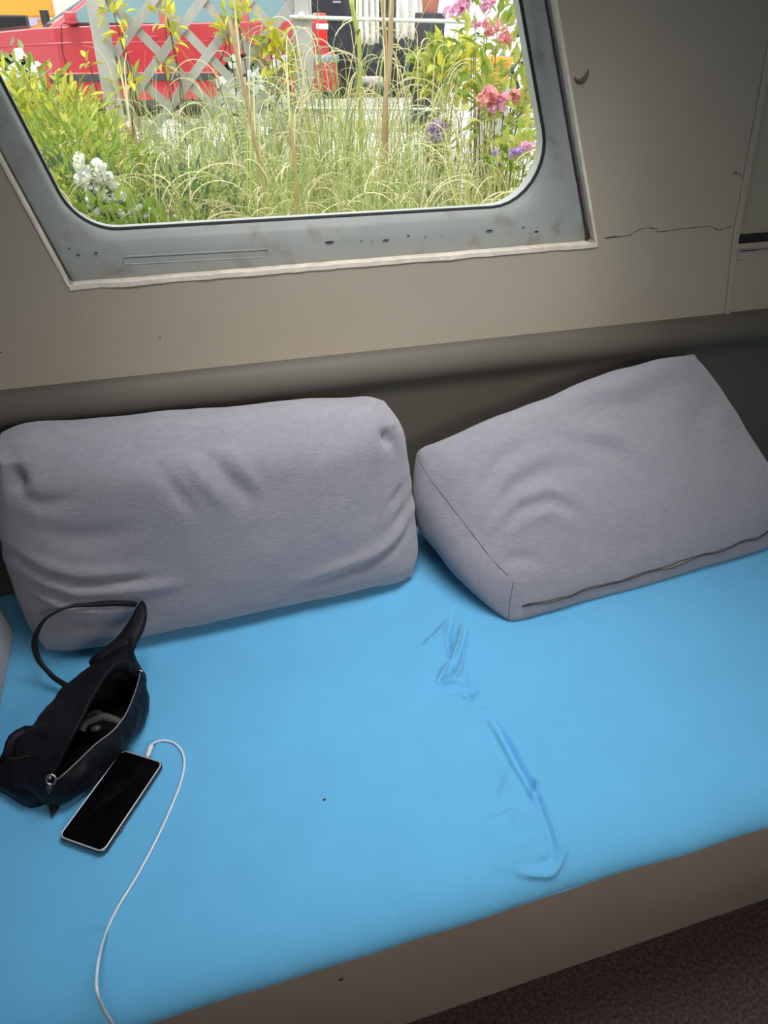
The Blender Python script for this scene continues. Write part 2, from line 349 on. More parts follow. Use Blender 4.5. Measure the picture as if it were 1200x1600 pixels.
# crescent gouge right of the window
cg = catmull([at(x, y, W-.0005) for x, y in ((897, 121), (903, 127), (911, 125), (917, 116), (920, 108))], 6)
mb = MB(); mb.tube(cg, [.0006+.0036*math.sin(PI*i/(len(cg)-1)) for i in range(len(cg))], 8); mb.build('gouge', mat('gouge_brown', srgb(96, 80, 68), .8), wall_back, smooth=True)
# dark lower wall: padded board below the cream wall
mb = MB(); pr = [(W-.001, .846), (W-.010, .843), (W-.022, .832), (W-.030, .815), (W-.032, .80), (W-.026, .785), (W-.018, .772), (W-.014, .75), (W-.012, .60), (W-.012, .30), (W+.01, .30), (W+.02, .846)]
mb.prism([Vector((XL, y, z)) for y, z in pr], (XR-XL, 0, 0)); d_ = struct(mb.build('baseboard_back', M_dado, smooth=True, angle=50)); d_['label'] = 'dark grey lower wall lining with rounded top behind the cushions'

# ------------------------------------------------------------------ bench
ben = empty('bench', (.45, .9, 0), 'built-in bench with plain taupe front board below the blue cover', 'bench')
mb = MB(); mb.box((XL+.005, .456, 0), (XR-.005, .472, .372)); mb.build('front_board', M_panel, ben)
mb = MB(); mb.box((XL+.005, .472, .30), (XR-.005, W-.014, .315)); mb.build('seat_board', M_panel, ben)
for q_, r_ in (((.09, .4555, .245), .0035), ((.235, .4555, .335), .0022)):
    mb = MB(); mb.ball(q_, r_, 8, 6, sc=(1.2, .25, 1)); mb.build('stain', M_crack, ben)
# fitted cover
hemp = [(-1.3, .345), (-.30, .345), (-.175, .350), (-.150, .371), (-.05, .381), (.06, .396), (.15, .394), (.25, .384), (.38, .374), (.5, .374), (.60, .372), (.77, .365), (1.0, .36), (2.2, .36)]
def lin(tab, x):
    for (a, va), (b, vb) in zip(tab, tab[1:]):
        if x <= b: t = (x-a)/(b-a); t = t*t*(3-2*t); return va+(vb-va)*t
    return tab[-1][1]
def zxy(x, y): p = atz(x, y, .42); return (p.x, p.y)
wr = [  # (pixels along the fold, width m, height m)
 ([(706, 962), (690, 985), (672, 1003), (664, 1010)], .006, .0035),
 ([(722, 975), (716, 1005), (700, 1040), (684, 1066)], .0045, .005),
 ([(708, 955), (700, 990), (704, 1030), (698, 1055)], .006, -.004),
 ([(734, 985), (718, 1045), (702, 1066), (686, 1070)], .004, .0045),
 ([(730, 1010), (722, 1040), (730, 1075), (738, 1090)], .005, -.004),
 ([(724, 1015), (722, 1050), (728, 1072), (738, 1085)], .0035, .0035),
 ([(690, 1072), (712, 1066), (722, 1070)], .003, .003),
 ([(724, 1095), (738, 1092), (750, 1080)], .003, .003),
 ([(700, 1084), (718, 1080), (726, 1092)], .004, -.002),
 ([(764, 1125), (785, 1160), (806, 1200), (826, 1232), (836, 1250)], .0042, .0042),
 ([(772, 1122), (795, 1160), (816, 1200), (838, 1240), (862, 1300), (868, 1330)], .0062, -.005),
 ([(738, 1090), (764, 1128)], .01, -.002),
 ([(836, 1215), (840, 1225), (832, 1240), (838, 1252)], .004, .0035),
 ([(846, 1255), (860, 1282), (872, 1310), (884, 1322)], .007, .004),
 ([(884, 1322), (874, 1340), (862, 1350), (835, 1352), (810, 1352)], .0055, .0065),
 ([(872, 1330), (864, 1338), (840, 1342)], .006, -.004),
 ([(800, 1270), (815, 1285), (830, 1278)], .008, .0025),
 ([(775, 1330), (800, 1318), (830, 1312)], .008, .0025),
 ([(770, 1345), (790, 1342), (815, 1330)], .008, .002),
 ([(790, 1240), (805, 1225), (815, 1210)], .010, .002),
 ([(1150, 1070), (1160, 1120), (1175, 1170)], .012, .0015),
 ([(1140, 1100), (1150, 1150), (1150, 1180)], .010, -.0015),
 ([(840, 1090), (880, 1160)], .02, -.0015),
 ([(756, 1290), (790, 1272), (815, 1268)], .005, .0016), ([(752, 1310), (785, 1296), (822, 1290)], .005, .0018), ([(742, 1328), (775, 1312), (800, 1300)], .005, .0014), ([(820, 1300), (850, 1312)], .005, .0014), ([(800, 1200), (790, 1225), (782, 1250)], .007, .0018), ([(736, 1100), (752, 1108), (764, 1104)], .004, .0014), ([(742, 1062), (752, 1074)], .005, .0015),
]
wr = [([zxy(*p) for p in pl], w_, h_) for pl, w_, h_ in wr]
wr = [([tuple(q.xy) for q in catmull([(a, b, 0) for a, b in pl], 3)] if len(pl) > 2 else pl, w_, h_) for pl, w_, h_ in wr]
wrb = [((min(p[0] for p in pl)-3.5*w_, max(p[0] for p in pl)+3.5*w_, min(p[1] for p in pl)-3.5*w_, max(p[1] for p in pl)+3.5*w_), pl, w_, h_) for pl, w_, h_ in wr]
def cover_disp(x, y):
    h = .0015*noise.noise(Vector((x*5, y*6, 0)))+.0004*noise.noise(Vector((x*28, y*28, 2)))
    h -= .005*math.exp(-((x-(.455-.06*(1.1-y)))/.035)**2)           # joint between the two cushions
    h += .006*(math.cos(min(abs(x-.09)/.36, 1)*PI)*.5+.5) if x < .45 else .006*(math.cos(min(abs(x-.84)/.4, 1)*PI)*.5+.5)
    if -.3 < x < 1.2:
        for (bx0, bx1, by0, by1), pl, w_, h_ in wrb:
            if x < bx0 or x > bx1 or y < by0 or y > by1: continue
            d, t, sd = poly_d((x, y), pl)
            if d < 4*w_: h += 2.1*h_*math.exp(-(d/w_)**2)*min(1, .35+math.sin(PI*min(1, max(0, t)))*1.2)*(smoothstep(-1, 1, 0)*2)
    return h
xs = [];x = XL+.006
while x < XR-.006:
    xs.append(x); x += .0018 if .32 < x < .56 else (.006 if -.4 < x < 1.2 else .03)
xs.append(XR-.006)
prof = []      # (y, z, wrinkle weight, kind)
y = W-.016
while y > .530: prof.append([y, .42, 1]); y -= (.0022 if y < 1.0 else .008)
for i in range(1, 41):
    a = (PI/2)*i/40; prof.append([.530-.103*math.sin(a), .42-.052*(1-math.cos(a)), 1-.4*i/40])
vs = []; NP = len(prof)+5
for x in xs:
    hb = lin(hemp, x); wv = .003*noise.noise(Vector((x*9, 0, 5)))
    for (yy, zz, wt) in prof:
        h = cover_disp(x, yy)*wt; k = (.530-yy)/.103 if yy < .530 else 0
        vs.append((x, yy-h*k*.7+wv*max(0, k), zz+h*(1-max(0, k)*.8)))
    z0 = .368
    for t in (.35, .7, 1.0): vs.append((x, .427+wv+.002*t, min(z0, hb)*(1-t)+hb*t if hb < z0 else z0-.0005*t))
    he = min(hb, z0); vs.append((x, .440+wv*.5, he-.003)); vs.append((x, .4545, he+.004))
fs = []
for i in range(len(xs)-1):
    for j in range(NP-1): fs.append((i*NP+j, i*NP+j+1, (i+1)*NP+j+1, (i+1)*NP+j))
# close the underside
b0 = len(vs)
for x in xs: vs.append((x, W-.016, .318)); vs.append((x, .473, .318))
for i in range(len(xs)-1):
    fs.append((b0+2*i, b0+2*i+2, (i+1)*NP, i*NP)); fs.append((b0+2*i+1, b0+2*i+3, b0+2*i+2, b0+2*i)); fs.append((i*NP+NP-1, (i+1)*NP+NP-1, b0+2*i+3, b0+2*i+1))
mb = MB(); mb.add(vs, fs); cov = mb.build('fitted_sheet', M_blue, smooth=True)
tag(cov, 'turquoise blue fitted sheet stretched over the two bench seat cushions, creased at their joint', 'sheet')
def seat_z(x, y): return .42+cover_disp(x, y)

# ------------------------------------------------------------------ back cushions
def cushion(name, corners, half, bulge, ridges, label, r=.035, N=(90, 30, 56), seed=0, floor_=None, wk=1.7, pk=.45, group=None):
    """corners: 8 world points ordered (-,-,-)(+,-,-)(-,+,-)(+,+,-)(-,-,+)... in a(x) b(thickness) c(height)"""
    cs = [Vector(c) for c in corners]; hx, hy, hz = half; pts = {}; vs = []; fs = []; par = []
    def tri(a, b, c):
        a, b, c = (a+1)/2, (b+1)/2, (c+1)/2; o = Vector()
        for k in range(8):
            wgt = (a if k & 1 else 1-a)*(b if k & 2 else 1-b)*(c if k & 4 else 1-c); o += cs[k]*wgt
        return o
    def vert(a, b, c):
        key = (round(a, 5), round(b, 5), round(c, 5))
        if key in pts: return pts[key]
        p = Vector((a*hx, b*hy, c*hz))
        rr = r*(1-pk*max(abs(a)*abs(c), 0)**6)
        q = Vector((max(-hx+rr, min(hx-rr, p.x)), max(-hy+rr, min(hy-rr, p.y)), max(-hz+rr, min(hz-rr, p.z))))
        d = p-q
        if d.length > 1e-9:
            mxc = max(abs(d.x), abs(d.y), abs(d.z)); d = d.normalized()*mxc
        p = q+d; A, B, Cc = p.x/hx, p.y/hy, p.z/hz
        p.y += math.copysign(1, B)*bulge[1]*((1-A**4)*(1-Cc**4))*abs(B)
        p.x += math.copysign(1, A)*bulge[0]*((1-B*B)*(1-Cc**4))*abs(A)
        p.z += math.copysign(1, Cc)*bulge[2]*((1-A**6)*(1-B*B))*abs(Cc)
        pts[key] = len(vs); vs.append(tri(p.x/hx, p.y/hy, p.z/hz)); par.append((a, b, c)); return pts[key]
    def grid(n1, n2, fn):
        for i in range(n1):
            for j in range(n2):
                u0, u1, v0, v1 = -1+2*i/n1, -1+2*(i+1)/n1, -1+2*j/n2, -1+2*(j+1)/n2
                fs.append((vert(*fn(u0, v0)), vert(*fn(u1, v0)), vert(*fn(u1, v1)), vert(*fn(u0, v1))))
    nx, ny, nz = N
    for s_ in (-1, 1):
        grid(nx, nz, lambda u, v: (u, s_, v)); grid(nx, ny, lambda u, v: (u, v, s_)); grid(ny, nz, lambda u, v: (s_, u, v))
    mb = MB(); mb.add(vs, fs); o = mb.build(name, M_grey, smooth=True); me = o.data
    no = [Vector(v.normal) for v in me.vertices]
    for v in me.vertices:
        a, b, c = par[v.index]; nn = no[v.index]; h = .0075*noise.noise(v.co*6+Vector((seed, 0, 0)))+.0022*noise.noise(v.co*19+Vector((seed, 3, 0)))
        u, vv = (a+1)/2, (c+1)/2
        for pl, w_, h_ in ridges:
            if b > .6: break
            d, t, sd = poly_d((u*2*hx, vv*2*hz), [(p[0]*2*hx, p[1]*2*hz) for p in pl])
            if d < 3*w_: h += wk*h_*math.exp(-(d/w_)**2)*(.25+.75*math.sin(PI*max(.0, min(1, t))))*(1-smoothstep(.0, .8, (b+1)/2))
        v.co = v.co+nn*h
        if floor_ is not None: 
            fz = floor_+.001
            if v.co.z < fz: v.co.z = fz+.12*(v.co.z-fz)*0
        if v.co.y > W-.034 and v.co.z < .845: v.co.y = W-.034
        if v.co.y > W-.006: v.co.y = W-.006
    me.update(); tag(o, label, 'cushion', group)
    def onface(u, v, b=-1, lift=0):   # a surface point for seams and zips
        best = None
        for vtx in me.vertices:
            a_, b_, c_ = par[vtx.index]
            e = (a_-(2*u-1))**2*hx*hx+(b_-b)**2*hy*hy+(c_-(2*v-1))**2*hz*hz
            if best is None or e < best[0]: best = (e, vtx)
        return best[1].co+best[1].normal*lift
    return o, onface
A_c = [(-.325, 1.030, .415), (.418, 1.048, .415), (-.325, 1.20, .418), (.42, 1.215, .418),
       (-.300, 1.065, .832), (.378, 1.090, .792), (-.298, 1.20, .832), (.380, 1.215, .795)]
A_r = [([(.0, .60), (.12, .50), (.30, .455)], .012, .006), ([(.0, .50), (.13, .41), (.30, .385), (.36, .37)], .011, .007), ([(.02, .56), (.14, .455), (.30, .42)], .010, -.007),
       ([(.02, .42), (.12, .33), (.26, .28)], .012, .006), ([(.02, .46), (.13, .37), (.26, .335)], .010, -.006), ([(.04, .30), (.14, .22), (.3, .22)], .018, -.004),
       ([(.36, .93), (.40, .80), (.43, .70)], .010, -.004), ([(.42, .95), (.47, .82), (.50, .72)], .012, .004), ([(.48, .96), (.52, .84), (.56, .72)], .010, -.005), ([(.53, .96), (.57, .84), (.60, .74)], .010, .0035),
       ([(1.0, .42), (.85, .33), (.65, .27)], .014, .005), ([(1.0, .38), (.86, .28), (.70, .23)], .012, -.005), ([(1.0, .62), (.93, .56)], .012, -.004), ([(1.0, .50), (.92, .44)], .012, -.004),
       ([(.045, .97), (.05, .90), (.03, .84)], .016, -.012), ([(.955, .97), (.95, .92), (.975, .84)], .015, -.010), ([(.04, .84), (.1, .80), (.17, .82)], .012, -.004),
       ([(.2, .87), (.5, .90), (.8, .92)], .03, .002), ([(.05, .70), (.18, .64), (.3, .66)], .02, -.004)]
cushA, fA = cushion('back_cushion', A_c, (.36, .092, .20), (.016, .044, .006), A_r, 'grey fleece box cushion standing upright below the window, behind the black bag', seed=1.3, r=.070, pk=.25, wk=1.9, floor_=.4235)
B_c = [(.535, .895, .418), (1.195, .945, .418), (.545, .915, .515), (1.20, .975, .56),   # front edge bottom / top
       (.450, 1.215, .45), (1.13, 1.235, .48), (.420, 1.150, .695), (1.085, 1.225, .805)]
# for this one: a = length, b = thickness (-1 = upper big face), c = front(-1) to back(+1)
B_o = [B_c[2], B_c[3], B_c[0], B_c[1], B_c[6], B_c[7], B_c[4], B_c[5]]
B_r = [([(.02, .30), (.12, .38), (.22, .36), (.30, .22)], .016, .008), ([(.02, .22), (.12, .27), (.20, .24), (.24, .14)], .014, .007), ([(.0, .26), (.12, .325), (.21, .30), (.28, .17)], .013, -.007),
       ([(.04, .42), (.14, .52), (.30, .56)], .018, .006), ([(.04, .37), (.14, .46), (.27, .45), (.38, .40)], .016, -.006), ([(.05, .52), (.14, .62), (.24, .64)], .014, -.005), ([(.38, .62), (.50, .50), (.58, .34)], .020, .006), ([(.34, .58), (.45, .46), (.52, .30)], .02, -.005),
       ([(.45, .82), (.62, .74), (.85, .78)], .025, .008), ([(.45, .70), (.62, .62), (.85, .66)], .025, -.008), ([(.9, .55), (.78, .42), (.74, .22)], .02, -.009), ([(1.0, .55), (.86, .42), (.82, .2)], .02, .009), ([(.70, .94), (.85, .91), (1.0, .93)], .012, -.009),
       ([(.0, .9), (.08, .85), (.15, .87)], .012, -.004), ([(.85, 1.0), (.92, .93), (1.0, .9)], .014, -.006), ([(.0, .12), (.06, .10), (.10, .04)], .012, -.008)]
cushB, fB = cushion('back_cushion', B_o, (.33, .085, .17), (.042, .052, .014), B_r, 'grey fleece box cushion leaning slumped against the wall with its zip towards the front', r=.040, seed=9.1, floor_=.4235, wk=.95)
C_c = [(-.375, .93, .418), (-.375, .80, .418), (-.60, .95, .418), (-.60, .80, .418), (-.395, 1.19, .80), (-.42, .95, .80), (-.62, 1.19, .80), (-.62, .95, .80)]
C_o = [(-.62, .60, .418), (-.366, .64, .418), (-.62, 1.20, .418), (-.362, 1.14, .418), (-.65, .62, .80), (-.44, .66, .80), (-.65, 1.2, .80), (-.44, 1.19, .80)]
cushC, fC = cushion('back_cushion', C_o, (.13, .28, .19), (.01, .01, .004), [([(.2,.8),(.5,.5),(.8,.6)],.02,.005)], 'grey cushion at the far left edge, only a sliver beside the black bag', N=(30, 36, 40), seed=4, floor_=.4235)
# seams and zip of the leaning cushion
def seam(pts, r_, par_, nm='seam', m_=M_seam): mb = MB(); mb.tube(pts, r_, 6); return mb.build(nm, m_, par_, smooth=True)
def fpath(f, pts, n_, b=-1, lift=.0): 
    out = []
    for i in range(n_+1):
        t = i/n_*(len(pts)-1); k = min(int(t), len(pts)-2); u = t-k
        out.append(f(pts[k][0]*(1-u)+pts[k+1][0]*u, pts[k][1]*(1-u)+pts[k+1][1]*u, b if not callable(b) else b(i/n_), lift))
    return out
def smooth_path(p, it=3):
    for _ in range(it): p = [p[0]]+[(p[i-1]+p[i]*2+p[i+1])/4 for i in range(1, len(p)-1)]+[p[-1]]
    return p
seam(smooth_path(fpath(fB, [(0, .06), (0, .94)], 40, -.86, -.0002)), .0008, cushB)
seam(smooth_path(fpath(fB, [(.005, 0.0), (.005, 0.0)], 16, lambda t: -.8+1.6*t, -.0002)), .0007, cushB)
zc = smooth_path(fpath(fB, [(.03, 0), (.97, 0)], 70, .12, .0006), 4)
wv = [.0030*noise.noise(Vector((i*.24, 0, 0)))+.0022*math.sin(i*.45)*smoothstep(4, 14, i) for i in range(len(zc))]
op = [.0013+.0036*max(0, noise.noise(Vector((i*.11, 5, 0)))+.22)*smoothstep(2, 10, i) for i in range(len(zc))]
upv = Vector((0, .25, 1))
z_up = [p+upv*(wv[i]+op[i])+Vector((0, -.0012, 0)) for i, p in enumerate(zc)]; z_dn = [p+upv*(wv[i]-op[i])+Vector((0, -.0012, 0)) for i, p in enumerate(zc)]
zt = MB(); 
for i in range(len(zc)-1): zt.add([z_up[i]+Vector((0,.001,0)), z_up[i+1]+Vector((0,.001,0)), z_dn[i+1]+Vector((0,.001,0)), z_dn[i]+Vector((0,.001,0))], [(0, 1, 2, 3)])
zo = zt.build('zip', M_zip, cushB, weld=True); zo['label'] = 'pale zip tape showing between dark wavy edges'
seam(z_up, .0011, zo, 'zip_edge'); seam(z_dn, .0011, zo, 'zip_edge')
mb = MB(); mb.ball(z_up[1]+Vector((.004, -.001, -.001)), .004, 8, 6, sc=(1.6, .6, .7)); mb.build('zip_slider', M_rub, zo, smooth=True)
seam(smooth_path(fpath(fA, [(.02, .02), (.35, .012), (.7, .012), (.98, .02)], 60, -.98, -.0004)), .0008, cushA)

# ------------------------------------------------------------------ bag
bag = empty('waist_bag', atz(120, 1180, .4225), 'black nylon waist bag lying unzipped against the left cushion', 'bag')
def L(pts): return [atz(x, y, z) for x, y, z in pts]
# rim starts at the zip puller, runs along the front lip to the far end and back along the rear lip
rim = L([(80, 1224, .487), (98, 1212, .492), (122, 1190, .495), (150, 1163, .500), (176, 1143, .502), (196, 1118, .506), (209, 1088, .510), (216, 1066, .512), (219, 1049, .512),
         (208, 1046, .525), (196, 1035, .545), (178, 1040, .555), (160, 1062, .558), (143, 1090, .558), (128, 1120, .550), (112, 1150, .540), (98, 1178, .520), (84, 1206, .500)])
mid = L([(66, 1240, .462), (96, 1244, .462), (128, 1226, .465), (160, 1195, .468), (190, 1165, .47), (212, 1138, .472), (228, 1110, .474), (234, 1085, .478), (228, 1056, .485),
         (216, 1030, .512), (206, 1000, .535), (176, 1008, .530), (136, 1036, .522), (98, 1062, .515), (70, 1096, .510), (44, 1128, .505), (17, 1152, .497), (30, 1215, .480)])
bot = L([(60, 1252, .4235), (92, 1262, .4235), (126, 1246, .4235), (158, 1212, .4235), (190, 1180, .4235), (214, 1152, .4235), (226, 1128, .4235), (230, 1106, .4235), (224, 1084, .4235),
         (214, 1066, .4235), (204, 1054, .4235), (176, 1056, .4235), (136, 1080, .4235), (100, 1108, .4235), (74, 1140, .4235), (48, 1172, .4235), (10, 1196, .4235), (16, 1236, .4235)])
cen = sum(rim, Vector())/len(rim)
inn1 = [p.lerp(cen, .07)-Vector((0, 0, .004)) for p in rim]; cb = sum(bot, Vector())/len(bot)
inn2 = [p.lerp(cb, .22)+Vector((0, 0, .012)) for p in bot]
cb2 = Vector((cb.x, cb.y, .4355))
# densify the loops
def dens(r_, k=3):
    n_ = len(r_); out = []
    for i in range(n_):
        a, b, c, d = r_[i-1], r_[i], r_[(i+1) % n_], r_[(i+2) % n_]
        for j in range(k):
            t = j/k; out.append(.5*((2*b)+(c-a)*t+(2*a-5*b+4*c-d)*t*t+(3*b-a-3*c+d)*t**3))
    return out
rim, mid, bot, inn1, inn2 = [dens(q) for q in (rim, mid, bot, inn1, inn2)]
rm = [a.lerp(b, .5)+Vector((0, 0, .003)) for a, b in zip(rim, mid)]; mbt = [a.lerp(b, .55)+(a-cen).normalized()*.004 for a, b in zip(mid, bot)]
def crumple(loop, amp, s_): return [p+Vector((noise.noise(p*60+Vector((s_, 0, 0))), noise.noise(p*60+Vector((0, s_, 0))), noise.noise(p*60+Vector((0, 0, s_)))))*amp for p in loop]
loops = [bot, mbt, crumple(mid, .007, 1), crumple(rm, .008, 2), rim]
def loft(loops, cap0=None, cap1=None):
    n_ = len(loops[0]); vs = [p for l_ in loops for p in l_]; fs = []
    for i in range(len(loops)-1):
        for j in range(n_): fs.append((i*n_+j, i*n_+(j+1) % n_, (i+1)*n_+(j+1) % n_, (i+1)*n_+j))
    for c, i0 in ((cap0, 0), (cap1, (len(loops)-1)*n_)):
        if c is not None:
            vs.append(c); k = len(vs)-1
            for j in range(n_): fs.append((k, i0+j, i0+(j+1) % n_))
    return vs, fs
mb = MB(); mb.add(*loft(loops, Vector((cb.x, cb.y, .4235)))); mb.build('body', M_black, bag, smooth=True, sub=2)
tx = bpy.data.textures.new('crumple', 'CLOUDS'); tx.noise_scale = .028; tx.noise_depth = 2
body_o = [c for c in bag.children if c.name.startswith('body')][0]; dm = body_o.modifiers.new('crumple', 'DISPLACE'); dm.texture = tx; dm.strength = .010; dm.mid_level = .55; dm.texture_coords = 'LOCAL'
mb = MB(); mb.add(*loft([[p+Vector((0, 0, -.0005)) for p in rim], inn1, [a.lerp(b, .5) for a, b in zip(inn1, inn2)], inn2], None, cb2)); mb.build('lining', M_blackin, bag, smooth=True)
# zip tape round the opening (front lip), puller
nf = 8*3
front = [rim[i]+Vector((0, 0, .0012)) for i in range(1, nf+1)]
mb = MB()
for i in range(len(front)-1):
    a, b = front[i], front[i+1]; ia, ib = a.lerp(cen, .085)-Vector((0,0,.006)), b.lerp(cen, .085)-Vector((0,0,.006))
    wa = 1.0 if i < 14 else .5
    mb.add([a, b, b.lerp(ib, wa), a.lerp(ia, wa)], [(0, 1, 2, 3)])
zt_ = mb.build('zip_tape', M_teeth, bag, weld=True); zt_.modifiers.new('solid', 'SOLIDIFY').thickness = .0008
mb = MB(); mb.tube(front, .0011, 6); mb.build('zip_teeth', mat('zip_teeth_grey', srgb(120, 116, 114), .4, metal=.3), zt_, smooth=True)
back = [rim[i]+Vector((0, 0, .0006)) for i in range(9*3+2, 18*3-1)]
mb = MB(); mb.tube(back, .0013, 6); mb.build('lip_binding', M_web, bag, smooth=True)
pl = atz(80, 1216, .495)
mb = MB()
ring = [pl+Vector((math.cos(a)*.0062, -.002+math.sin(a)*.0035, math.sin(a)*.0062)) for a in [2*PI*i/18 for i in range(18)]]
mb.tube(ring, .0016, 6, closed=True); mb.ball(pl+Vector((-.002, .002, .0)), .0035, 8, 6)
zp = mb.build('zip_puller', M_metal, bag, smooth=True)
p2 = atz(76, 1234, .478)
mb = MB(); mb.tube([pl+Vector((-.003, -.004, -.005)), pl.lerp(p2, .6)+Vector((0, -.003, 0)), p2], [.003, .0042, .0048], 8, flat=.55); mb.tube([p2+Vector((0, -.004, .001)), p2+Vector((0, -.0045, -.001))], .0022, 8, mi=1); mb.build('pull_tab', [M_cord, M_rub], zp, smooth=True)
pe = atz(219, 1049, .515)
mb = MB(); mb.tube([pe+Vector((-.006, .001, 0)), pe+Vector((0, 0, .002)), pe+Vector((.006, -.003, 0))], [.001, .0022, .001], 6); mb.build('zip_end', M_metal, bag, smooth=True)
# pointed wing rising to the strap and the strap loop
wing_o = L([(140, 1034, .525), (165, 1012, .535), (186, 992, .545), (203, 968, .556), (214, 948, .565), (222, 940, .569), (228, 950, .566), (228, 966, .560), (222, 985, .55), (212, 1005, .54), (206, 1028, .522), (216, 1050, .50), (200, 1060, .495), (170, 1060, .51)])
wc = sum(wing_o, Vector())/len(wing_o); wd = dens(wing_o, 3)
mb = MB(); mb.add(*loft([[p-Vector((0,0,.006)) for p in wd], [wc.lerp(p, 1.03) for p in wd], [wc.lerp(p, .75)+Vector((0, 0, .006)) for p in wd]], wc-Vector((0,0,.012)), wc+Vector((0, 0, .008)))); mb.build('wing', M_black, bag, smooth=True)
# left wing and lower flap
wl = L([(14, 1150, .50), (50, 1135, .50), (74, 1180, .495), (70, 1222, .468), (40, 1246, .450), (8, 1232, .445), (-22, 1216, .440), (-30, 1188, .455), (0, 1184, .480)])
wl2 = dens(wl, 3); wcl = sum(wl, Vector())/len(wl)
mb = MB(); mb.add(*loft([[Vector((p.x, p.y, .4235)) for p in wl2], [wcl.lerp(p, 1.02) for p in wl2], [wcl.lerp(p, .8)+Vector((0, 0, .003)) for p in wl2]], Vector((wcl.x, wcl.y, .4235)), wcl+Vector((0, 0, .004)))); mb.build('wing', M_black, bag, smooth=True)
mb = MB(); fl = [atz(12, 1186, .5005), atz(30, 1184, .5015), atz(52, 1180, .5015), atz(70, 1176, .500), atz(90, 1160, .515)]
mb.tube(catmull(fl, 5), .0016, 6, flat=.6); mb.build('fold', M_web, bag, smooth=True)
mb = MB(); mb.prism([atz(76, 1258, .43), atz(98, 1250, .435), atz(92, 1264, .426), atz(81, 1278, .4245)], (0, .002, .002)); mb.build('tab', M_web, bag)
def ribbon(pts, wv_, th=.0011):   # webbing strap: centre line, half width vectors
    vs = []; fs = []
    for p, q in zip(pts, wv_):
        n_ = Vector((0, -1, .3)).normalized()*th
        vs += [p+q+n_, p-q+n_, p-q-n_, p+q-n_]
    for i in range(len(pts)-1):
        for j in range(4): fs.append((i*4+j, i*4+(j+1) % 4, (i+1)*4+(j+1) % 4, (i+1)*4+j))
    fs += [(3, 2, 1, 0), tuple(len(vs)-4+j for j in range(4))]
    return vs, fs
def aty(x, y, Y): return at(x, y, Y)
sp = [(224, 958, 1.035, .0075), (222, 948, 1.028, .0065), (210, 944, 1.022, .006), (185, 943, 1.018, .006), (160, 944, 1.018, .0055), (135, 946, 1.018, .0035), (112, 948, 1.016, .0022), (90, 955, 1.014, .0025), (70, 968, 1.01, .0035), (58, 988, 1.006, .0055), (54, 1008, 1.002, .007), (60, 1030, .996, .0065), (72, 1046, .985, .005), (86, 1060, .975, .006), (105, 1072, .955, .007)]
ctr = catmull([aty(x, y, Y-.012) for x, y, Y, w_ in sp], 4); hw = []
for i in range(len(ctr)):
    t = i/4; k = min(int(t), len(sp)-2); w_ = sp[k][3]*(1-(t-k))+sp[k+1][3]*(t-k)
    tg = (ctr[min(i+1, len(ctr)-1)]-ctr[max(i-1, 0)]).normalized(); q = tg.cross(Vector((0, -1, .4))).normalized(); hw.append(q*w_*.72)
mb = MB(); mb.add(*ribbon(ctr, hw)); mb.build('strap', M_web, bag, smooth=True)
# things in the bag
itm = empty('folded_cord', atz(165, 1130, .45), 'small grey folded cord with clip lying inside the open bag', 'cord')
mb = MB(); mb.tube(catmull(L([(128, 1142, .470), (134, 1130, .476), (148, 1124, .480), (162, 1120, .484), (176, 1124, .484), (188, 1130, .480), (197, 1138, .476)]), 5), .0062, 8, flat=.7); mb.build('cord', M_cord, itm, smooth=True)
mb = MB(); mb.tube(catmull(L([(134, 1122, .470), (148, 1114, .475), (160, 1118, .474)]), 5), .006, 8, flat=.7); mb.ball(atz(150, 1138, .468), .009, 10, 7, sc=(1, .8, .6)); mb.build('clip', mat('dark_grey_clip', srgb(58, 57, 58), .5), itm, smooth=True)

# ------------------------------------------------------------------ phone and cable
pBL, pBR, pTR = [atz(x, y, .4375) for x, y in ((86, 1308), (160, 1331), (256, 1188))]
for p in (pBL, pBR, pTR): p.z = .4245
ux = (pBR-pBL).normalized(); Wd = (pBR-pBL).length; uy = Vector((-ux.y, ux.x, 0)); 
if (pTR-pBR).dot(uy) < 0: uy = -uy
uy = (pTR-pBR).normalized(); ux = Vector((uy.y, -uy.x, 0)); Ln = (pTR-pBR).length
Wd = (pBR-pBL).dot(ux); ph = empty('smartphone', (pBL+pTR)/2, 'black-screened smartphone lying face up half under the bag, cable plugged in', 'phone')
ctrp = pBR-ux*Wd/2+uy*Ln/2
def pw(a, b, z): return ctrp+ux*a+uy*b+Vector((0, 0, z))
def slab(hw_, hl, r_, z0, z1, bev):
    o_ = rpoly([(-hw_, -hl), (hw_, -hl), (hw_, hl), (-hw_, hl)], [r_]*4, 8); i_ = rpoly([(-hw_+bev, -hl+bev), (hw_-bev, -hl+bev), (hw_-bev, hl-bev), (-hw_+bev, hl-bev)], [max(.001, r_-bev)]*4, 8)
    ls = [[pw(p.x, p.y, z0) for p in i_], [pw(p.x, p.y, z0+bev) for p in o_], [pw(p.x, p.y, z1-bev) for p in o_], [pw(p.x, p.y, z1) for p in i_]]
    return loft(ls, pw(0, 0, z0), pw(0, 0, z1))
mb = MB(); mb.add(*slab(Wd/2, Ln/2, .010, 0, .0088, .0022)); fr = mb.build('case', M_phone, ph, smooth=True, angle=40); fr['label'] = 'dark grey phone body'
mb = MB(); mb.tube([pw(p.x, p.y, .0086) for p in rpoly([(-Wd/2+.0019, -Ln/2+.0019), (Wd/2-.0019, -Ln/2+.0019), (Wd/2-.0019, Ln/2-.0019), (-Wd/2+.0019, Ln/2-.0019)], [.0088]*4, 8)], .0011, 6, closed=True); rr_ = mb.build('rim', M_phrim, ph, smooth=True); rr_['label'] = 'thin bright metal rim'
